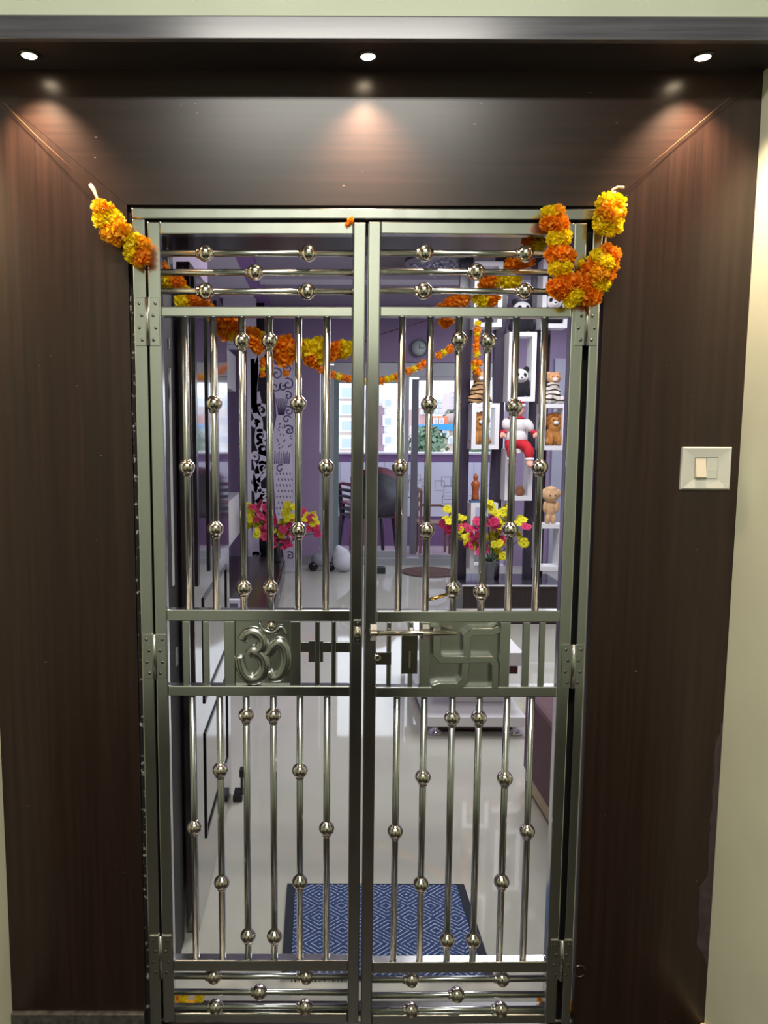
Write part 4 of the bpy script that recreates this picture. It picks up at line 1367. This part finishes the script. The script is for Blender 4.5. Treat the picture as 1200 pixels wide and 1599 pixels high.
# carved white jali screen standing at the end of the cabinet
JY = 8.5
jx = lambda px: at(px, 700, JY).x
jz = lambda py: at(425, py, JY).z
x0, x1, xm = jx(386), jx(462), jx(424)
z0, z1 = 0.002, jz(535)
jl = thing('carved_screen', ((x0 + x1) / 2, JY, 0), 'tall white carved lattice screen with peacock scrollwork at left', 'screen')
fw_ = 0.045
box('frame', (x0, JY, z0), (x0 + fw_, JY + .02, z1), M_whitepl, jl, 0.002)
box('frame', (x1 - fw_ * .6, JY, z0), (x1, JY + .02, z1), M_whitepl, jl, 0.002)
box('frame', (x0 + fw_, JY, z1 - fw_), (x1 - fw_ * .6, JY + .02, z1), M_whitepl, jl, 0.002)
box('frame', (x0 + fw_, JY, z0), (x1 - fw_ * .6, JY + .02, z0 + fw_), M_whitepl, jl, 0.002)
M_back = mat('black_gloss_backing', (24, 24, 32), rough=0.2)
box('backing', (x0 + .005, JY + .03, z0), (xm - .02, JY + .04, z1 - .005), M_back, jl)
box('backing', (xm - .018, JY + .03, z0), (x1 - .005, JY + .04, z1 - .005), mat('lilac_backing', (120, 104, 146), rough=0.5), jl)


def spiral(cx, cz, r, turns, a0, sgn, n_=22):
    out = []
    for i in range(n_):
        t_ = i / (n_ - 1)
        rr = r * (1 - t_ * .86)
        a = a0 + sgn * turns * 2 * math.pi * t_
        out.append((cx + rr * math.cos(a), cz + rr * math.sin(a)))
    return out


M_jali = mat('white_cut_board', (222, 216, 236), rough=0.45)


def scroll(pts, wd, name='scroll', y=0.0):
    bm = bmesh.new()
    c_ = Vector(pts[len(pts) // 2])
    ribbon_bm(bm, [(p[0] - c_.x, p[1] - c_.y) for p in pts], wd, -0.008, 0.008)
    link(name, fin(bm), M_jali, (c_.x, JY + .012 + y, c_.y), jl)


def J(px, py):
    return (jx(px), jz(py))


# left side: S-shaped vines with curls
scroll(smooth_path([Vector(J(398, 545)), Vector(J(398, 590)), Vector(J(396, 630)), Vector(J(405, 660)), Vector(J(404, 690)), Vector(J(412, 715)), Vector(J(401, 745)), Vector(J(404, 790)), Vector(J(398, 850)), Vector(J(404, 900))]), 0.085)
scroll(smooth_path([Vector(J(416, 535)), Vector(J(402, 575)), Vector(J(397, 615)), Vector(J(400, 645))]), 0.07)
for (px, py, r, tn, a0, sg) in ((409, 642, .075, 1.2, 2.6, -1), (399, 662, .045, 1.2, 0.3, 1), (407, 681, .065, 1.3, 2.2, -1), (410, 700, .07, 1.3, 2.6, -1), (399, 713, .05, 1.2, .5, 1), (411, 730, .06, 1.2, 2.4, -1),
                               (412, 775, .075, 1.2, 2.4, -1), (398, 762, .045, 1.2, .4, 1), (412, 830, .07, 1.2, 2.4, -1), (399, 870, .05, 1.2, .4, 1), (412, 885, .06, 1.2, 2.5, -1)):
    q = at(px, py, JY)
    scroll(spiral(q.x, q.z, r * 1.08, tn, a0, sg), 0.034)
for (a, b) in (((392, 735), (400, 770)), ((402, 752), (418, 735)), ((400, 785), (420, 765)), ((396, 800), (402, 830)), ((395, 560), (392, 640)), ((402, 612), (406, 640)), ((404, 705), (418, 712)), ((402, 740), (396, 720))):
    scroll([J(*a), J((a[0] + b[0]) / 2 + 1.5, (a[1] + b[1]) / 2), J(*b)], [0.055, 0.045, 0.02])
# peacock: neck and train plates, slot shade painted in as thin dark strips
pk = [J(427, 545), J(456, 540), J(459, 600), J(459, 900), J(447, 895), J(440, 850), J(430, 800), J(427, 740), J(424, 690), J(432, 650), J(430, 620), J(425, 590)]
prism('peacock_plate', pk, JY + .004, JY + .018, M_jali, jl)
M_slot_shade = mat('painted_slot_shade', (96, 82, 122), rough=0.7)
rd = random.Random(8)
bmC = bmesh.new()
slots = []
for k in range(7):
    slots.append([J(436 + k * 1.2, 648), J(431 + k * 3.2, 622)])
for k in range(8):
    slots.append([J(429 + k * 3.2, 724), J(430 + k * 3.2, 704 + 3 * (k % 2))])
for r_ in range(9):
    for k in range(5):
        px, py = 432 + k * 5.2 + (r_ % 2) * 2.6, 738 + r_ * 9
        if px < 456:
            slots.append([J(px, py), J(px + 1.2, py + 4)])
for k in range(26):
    px, py = rd.uniform(432, 456), rd.uniform(660, 700)
    slots.append([J(px, py), J(px + rd.uniform(-2, 2), py + 3)])
for s_ in slots:
    ribbon_bm(bmC, [(p[0], p[1]) for p in s_], [0.016, 0.007], -0.0012, 0.0012)
for (px, py, r, tn, a0, sg) in ((432, 584, .07, 1.2, 2.0, -1), (450, 600, .07, 1.2, 2.0, -1), (430, 604, .06, 1.2, 0.5, -1), (443, 604, .05, 1.2, 2, 1), (450, 618, .05, 1.1, 2, -1), (451, 642, .055, 1.2, 2, -1), (452, 672, .06, 1.2, 2.2, -1), (448, 655, .05, 1.1, .3, 1), (452, 842, .06, 1.2, 2.2, -1), (453, 868, .05, 1.2, 2.2, -1), (438, 732, .05, 1, 1, 1), (434, 565, .05, 1.1, 1, 1), (450, 575, .05, 1.1, 3, 1)):
    q = at(px, py, JY)
    ribbon_bm(bmC, spiral(q.x, q.z, r, tn, a0, sg, 16), 0.014, -0.0012, 0.0012)
link('painted_slots', fin(bmC), M_slot_shade, (0, JY + .0035, 0), jl)['kind'] = 'stuff'

vb2 = (at(432, 896, 7.85).x, 7.85, uz)
left_spots = [(388, 790, 'y'), (394, 792, 'p'), (388, 800, 'y'), (396, 798, 'y'), (389, 808, 'y'), (397, 808, 'y'), (393, 816, 'y'), (405, 790, 'p'), (412, 792, 'p'), (418, 790, 'p'), (408, 806, 'p'), (414, 814, 'p'), (405, 814, 'p'), (407, 820, 'y'), (402, 830, 'y'), (411, 828, 'p'), (418, 822, 'p'), (413, 838, 'p'), (420, 834, 'p'), (422, 842, 'p'),
              (446, 802, 'y'), (452, 794, 'y'), (458, 792, 'y'), (449, 810, 'y'), (456, 806, 'y'), (460, 812, 'y'), (438, 818, 'y'), (441, 812, 'y'), (434, 826, 'y'), (438, 834, 'y'), (444, 824, 'p'), (452, 820, 'p'), (458, 824, 'p'), (448, 832, 'p'), (456, 836, 'p'), (440, 842, 'p'), (450, 844, 'p'), (434, 848, 'p'), (444, 852, 'p'), (452, 852, 'p'), (430, 838, 'p'), (428, 852, 'p'),
              (474, 800, 'p'), (472, 808, 'p'), (480, 806, 'y'), (478, 814, 'p'), (486, 808, 'p'), (492, 808, 'y'), (494, 816, 'y'), (494, 824, 'p'), (488, 822, 'p'), (482, 826, 'p'), (496, 832, 'p'), (466, 816, 'p'), (464, 832, 'p'), (425, 820, 'p'), (426, 808, 'p')]
bouquet(vb2, 'magenta and yellow artificial flowers in a dark vase on the left cabinet', left_spots, mat('dark_green_vase', (30, 38, 34), rough=0.2), 0.036, 0.2)
# white adaptor box standing on the cabinet near the door
p = at(360, 935, 5.6)
ad = thing('set_top_box', (-0.62, 5.5, uz), 'small white plastic box with a grey panel on the left cabinet', 'device')
box('body', (-0.66, 5.46, uz + .0005), (-0.56, 5.5, uz + .13), M_white, ad, 0.006)
box('panel', (-0.64, 5.458, uz + .06), (-0.58, 5.4598, uz + .10), M_aludark, ad)

# ------------------------------------------------------------------ small marigold strings deeper inside
YS = 6.30


def small_string(pts, label, end_pts, YS=YS):
    p0 = at(*end_pts[0])
    t = thing('marigold_string', p0, label, 'garland', 'thin marigold strings inside the hall')
    blossoms(t, [(px, py, d, c_, YS) for px, py, d, c_ in pts], SMALL)
    string(t, end_pts, 0.002, M_leaf)
    return t


small_string([(410, 562, 12, 'o'), (411, 569, 12, 'o'), (410, 577, 11, 'y'), (410, 585, 11, 'o'), (447, 583, 13, 'o'), (493, 572, 13, 'o'), (502, 578, 14, 'o'), (511, 582, 13, 'o'), (520, 585, 14, 'o'), (529, 588, 13, 'y'), (537, 590, 14, 'o'), (546, 592, 13, 'o'), (556, 594, 13, 'y'), (570, 596, 13, 'y'), (582, 595, 13, 'y'), (596, 594, 15, 'o'), (605, 592, 13, 'y'), (613, 590, 13, 'y'), (621, 588, 15, 'o'), (639, 580, 15, 'o'), (647, 576, 13, 'y'), (656, 572, 14, 'o'), (664, 567, 14, 'o'), (686, 555, 14, 'o'), (694, 550, 13, 'y'), (703, 545, 15, 'o'), (710, 541, 12, 'o')],
             'thin marigold string sagging across in front of the balcony window',
             [(296, 525, YS), (411, 548, YS), (410, 588, YS), (411, 549, YS), (470, 560, YS), (493, 572, YS), (537, 590, YS), (570, 596, YS), (613, 590, YS), (664, 567, YS), (716, 538, DYV - .001)])
small_string([(747, 505, 11, 'y'), (746, 515, 14, 'o'), (746, 521, 13, 'y'), (745, 530, 14, 'o'), (745, 538, 14, 'o'), (745, 546, 14, 'o'), (745, 553, 13, 'y'), (743, 566, 15, 'o'), (748, 567, 13, 'o'), (742, 574, 13, 'y'), (746, 580, 14, 'o')],
             'short marigold string hanging straight down beside the dark plank', [(747, 508, DYV - .162), (746, 520, DYV - .20), (745, 555, DYV - .20), (745, 582, DYV - .20)], DYV - .20)
# ------------------------------------------------------------------ round rug, items by the window
o = lathe('round_rug', [(0, 0.012), (0.2, 0.012), (0.21, 0.009), (0.24, 0.009), (0.25, 0.012), (0.315, 0.012), (0.33, 0.0), (0, 0.0)], mat('brown_round_rug', (92, 66, 62), rough=0.95, noise=0.2, nscale=30), (at(671, 888, 8.5).x, 8.5, 0.0), None, 36)
tag(o, 'round brown rug on the floor before the balcony window', 'rug')
# floor appliance and white bag
p = at(503, 878, 8.6)
vc = thing('floor_polisher', (p.x, 8.6, 0), 'grey floor appliance with black wheels beside the balcony window frame', 'appliance')
blob('body', [((0, 0, .13), (.13, .1, .09)), ((.03, 0, .19), (.08, .07, .06))], mat('grey_appliance_plastic', (150, 152, 162), rough=0.4), (p.x, 8.6, 0), vc, 0.012)
for s in (-.1, .1):
    lathe('wheel', [(0, -.02), (.05, -.02), (.055, 0), (.05, .02), (0, .02)], M_black, (p.x + s, 8.55, .055), vc, 16, (R(90), 0, 0))
p = at(537, 872, 8.55)
o = blob('laundry_bag', [((0, 0, .11), (.13, .12, .11)), ((-.03, 0, .19), (.10, .09, .09)), ((-.06, -.02, .26), (.05, .05, .05))], mat('white_cloth', (212, 214, 226), rough=0.9, bump=0.3, nscale=12), (p.x, 8.55, 0.0), None, 0.014)
tag(o, 'white cloth bag slumped on the floor by the window', 'bag')
p = at(595, 888, 8.45)
o = box('small_box', (p.x - .06, 8.4, 0), (p.x + .05, 8.52, .07), mat('dark_green_box', (40, 52, 48), rough=0.5), None, 0.004)
tag(o, 'small dark green box on the floor behind the gate centre', 'box')

# stacked plastic chairs on the balcony
M_ch = [mat('dark_grey_chair_plastic', (58, 56, 64), rough=0.4), mat('charcoal_chair_plastic', (44, 42, 50), rough=0.4), mat('maroon_chair_plastic', (112, 34, 58), rough=0.4)]


def plastic_chair(x, y, z, m, label):
    t = thing('plastic_chair', (x, y, z), label, 'chair', 'stacked chairs on the balcony')
    box('seat', (x - .24, y - .22, z + .40), (x + .24, y + .22, z + .425), m, t, 0.01)
    # curved backrest
    bm = bmesh.new()
    ptsb = []
    n_ = 12
    fr_, bk_ = [], []
    for i in range(n_ + 1):
        u = -1 + 2 * i / n_
        h_ = .80 - .10 * u * u
        yy = -.20 - .06 * (1 - u * u)
        for lst, off in ((fr_, 0), (bk_, .015)):
            lst.append((bm.verts.new((u * .24, yy + off, .43)), bm.verts.new((u * .26, yy - .05 + off, h_))))
    for lst in (fr_, bk_):
        for i in range(n_):
            bm.faces.new((lst[i][0], lst[i + 1][0], lst[i + 1][1], lst[i][1]))
    for i in range(n_):
        bm.faces.new((fr_[i][1], fr_[i + 1][1], bk_[i + 1][1], bk_[i][1]))
        bm.faces.new((fr_[i][0], bk_[i][0], bk_[i + 1][0], fr_[i + 1][0]))
    link('backrest', fin(bm, True), m, (x, y, z), t)
    for sx_ in (-1, 1):
        for sy_ in (-1, 1):
            tube('leg', [(x + sx_ * .21, y + sy_ * .19, z + .41), (x + sx_ * .25, y + sy_ * .23, z)], [.022, .018], m, t, 8)
        tube('armrest', [(x + sx_ * .25, y - .22, z + .62), (x + sx_ * .27, y, z + .62), (x + sx_ * .25, y + .2, z + .60), (x + sx_ * .23, y + .2, z + .42)], .018, m, t, 8)
    t.scale = (1.25, 1.25, 1.25)
    t.rotation_euler = (0, 0, R(14))
    return t


cxs = at(575, 800, 9.7).x
plastic_chair(cxs, 9.75, 0.0, M_ch[0], 'bottom chair of the dark plastic stack on the balcony')
plastic_chair(cxs, 9.75, 0.08, M_ch[1], 'middle chair of the dark plastic stack on the balcony')
plastic_chair(cxs, 9.75, 0.16, M_ch[2], 'maroon plastic chair on top of the balcony stack')
# wooden chair
xw, yw = at(678, 830, 9.8).x, 9.8
wcx = thing('wooden_chair', (xw, yw, 0), 'slim brown wooden chair standing on the balcony', 'chair')
M_wd = mat('brown_chair_wood', (128, 92, 78), rough=0.5, noise=0.2)
box('seat', (xw - .22, yw - .2, .40), (xw + .2, yw + .2, .43), M_wd, wcx, 0.006)
for sx_ in (-.2, .18):
    for sy_ in (-.18, .18):
        h_ = .86 if (sx_ < 0) else .40
        box('leg', (xw + sx_ - .016, yw + sy_ - .016, 0.0), (xw + sx_ + .016, yw + sy_ + .016, h_), M_wd, wcx, 0.003)
for z_ in (.58, .70, .82):
    box('back_slat', (xw - .214, yw - .164, z_), (xw - .19, yw + .164, z_ + .05), M_wd, wcx, 0.003)
tube('armrest', [(xw - .2, yw - .18, .66), (xw + .05, yw - .18, .66), (xw + .17, yw - .18, .60), (xw + .18, yw - .18, .40)], .016, M_wd, wcx, 8)

# ------------------------------------------------------------------ town beyond the balcony
struct(box('ground_outside', (-60, 11.5, -12.2), (120, 160, -12), mat('dusty_ground', (170, 165, 155), rough=0.9, noise=0.15, nscale=.3)))


def building(p0, p1, ytop, Y, depth, col, label, wins=(), bands=(), group='buildings beyond the balcony', roof=None):
    a, b = at(p0, ytop, Y), at(p1, ytop, Y)
    t = thing('building', ((a.x + b.x) / 2, Y + depth / 2, -12), label, 'building', group)
    m = mat('facade_%d_%d_%d' % col, col, rough=0.8, noise=0.04, nscale=.6)
    wall = box('facade', (a.x, Y, -12), (b.x, Y + depth, a.z), m, t)
    if roof:
        box('roof', (a.x - .3, Y - .3, a.z + .01), (b.x + .3, Y + depth, a.z + .35), mat('roof_%d_%d_%d' % roof, roof, rough=.7), t)
    for (q0, q1, r0, r1, c_) in bands:
        u, v2 = at(q0, r1, Y), at(q1, r0, Y)
        box('wall_band', (u.x, Y - .12, u.z), (v2.x, Y - .005, v2.z), mat('band_%d_%d_%d' % c_, c_, rough=.8), t)
    for (q0, q1, r0, r1) in wins:
        u, v2 = at(q0, r1, Y - .2), at(q1, r0, Y - .2)
        wd = box('window', (u.x - .1, Y - .2, u.z - .05), (v2.x + .1, Y - .121, v2.z + .12), mat('window_surround', (215, 215, 218), rough=.6), t)
        box('pane', (u.x, Y - .22, u.z), (v2.x, Y - .201, v2.z), mat('hazed_pane', (172, 186, 206), rough=.2), wd)  # pane and surround colours lightened to imitate distant haze
    return t


building(527, 556, 560, 26, 8, (214, 206, 204), 'pale apartment block with stacked balconies seen through the left pane',
         wins=[(534, 552, y, y + 14) for y in (606, 632, 658, 685)], bands=[(531, 556, y, y + 9, (200, 184, 176)) for y in (620, 647, 673, 699)])
building(570, 621, 556, 28, 9, (238, 236, 234), 'tall white apartment block with small square windows',
         wins=[(602, 611, y, y + 10) for y in (624, 653, 682)] + [(576, 586, y, y + 10) for y in (612, 640, 668)], bands=[(590, 600, 634, 712, (148, 124, 140))])
building(657, 668, 636, 60, 10, (188, 150, 150), 'reddish block peeping over the tree at the sash edge', wins=[(659, 662, 642, 646), (664, 667, 642, 646)])
building(674, 704, 618, 85, 12, (226, 230, 238), 'hazy pale tower block on the skyline', wins=[(678 + 6 * i, 681 + 6 * i, 624 + 8 * j, 628 + 8 * j) for i in range(4) for j in range(3)])
building(705, 714, 612, 74, 5, (206, 190, 202), 'hazy pinkish tower on the skyline near the plank', wins=[(707, 709, 618 + 7 * j, 621 + 7 * j) for j in range(4)])
building(677, 700, 650, 60, 5, (226, 136, 96), 'small orange painted house among the rooftops', wins=[(679, 683, 655, 661), (688, 692, 655, 661)])
building(680, 714, 672, 42, 6, (206, 190, 176), 'beige house with a bright blue roof sheet', wins=[(684, 688, 680, 688), (694, 699, 674, 681), (703, 707, 684, 692)], roof=(54, 140, 206))
building(655, 672, 664, 51, 5, (208, 214, 224), 'low white house behind the tree outside', wins=[(658, 661, 670, 676), (665, 668, 670, 676)])
building(730, 800, 642, 55, 9, (214, 212, 214), 'wide pale building seen through the lion box', wins=[(736 + 9 * i, 740 + 9 * i, 650 + 12 * j, 656 + 12 * j) for i in range(4) for j in range(3)], bands=[(730, 800, 668, 674, (120, 170, 160))])


def tree(px, py, Y, r, label):
    p = at(px, py, Y)
    t = thing('tree', (p.x, Y, -12), label, 'tree', 'trees beyond the balcony')
    rd_ = random.Random(int(px))
    bm = bmesh.new()
    for k in range(420):
        d = Vector((rd_.gauss(0, 1), rd_.gauss(0, 1), rd_.gauss(0, 1))).normalized() * r * rd_.uniform(.55, 1.05)
        a = Vector((rd_.uniform(-1, 1), rd_.uniform(-1, 1), rd_.uniform(-1, 1))).normalized() * r * .2
        b = d.cross(a).normalized() * r * .14
        bm.faces.new([bm.verts.new(d + q) for q in (-a, b, a, -b)])
    f = link('foliage', fin(bm), mat('tree_foliage', (104, 128, 104), rough=.8, noise=.3, nscale=2), p, t)
    f['kind'] = 'stuff'
    tube('trunk', [(p.x, Y, -12), (p.x, Y, p.z)], .25, mat('bark', (96, 80, 66), rough=.9), t)


tree(668, 694, 34, 0.85, 'green tree top rising above the parapet in the right pane')
tree(708, 655, 66, 0.9, 'small distant tree beside the orange house')
tree(748, 700, 40, 0.7, 'green tree low behind the brown lion box')
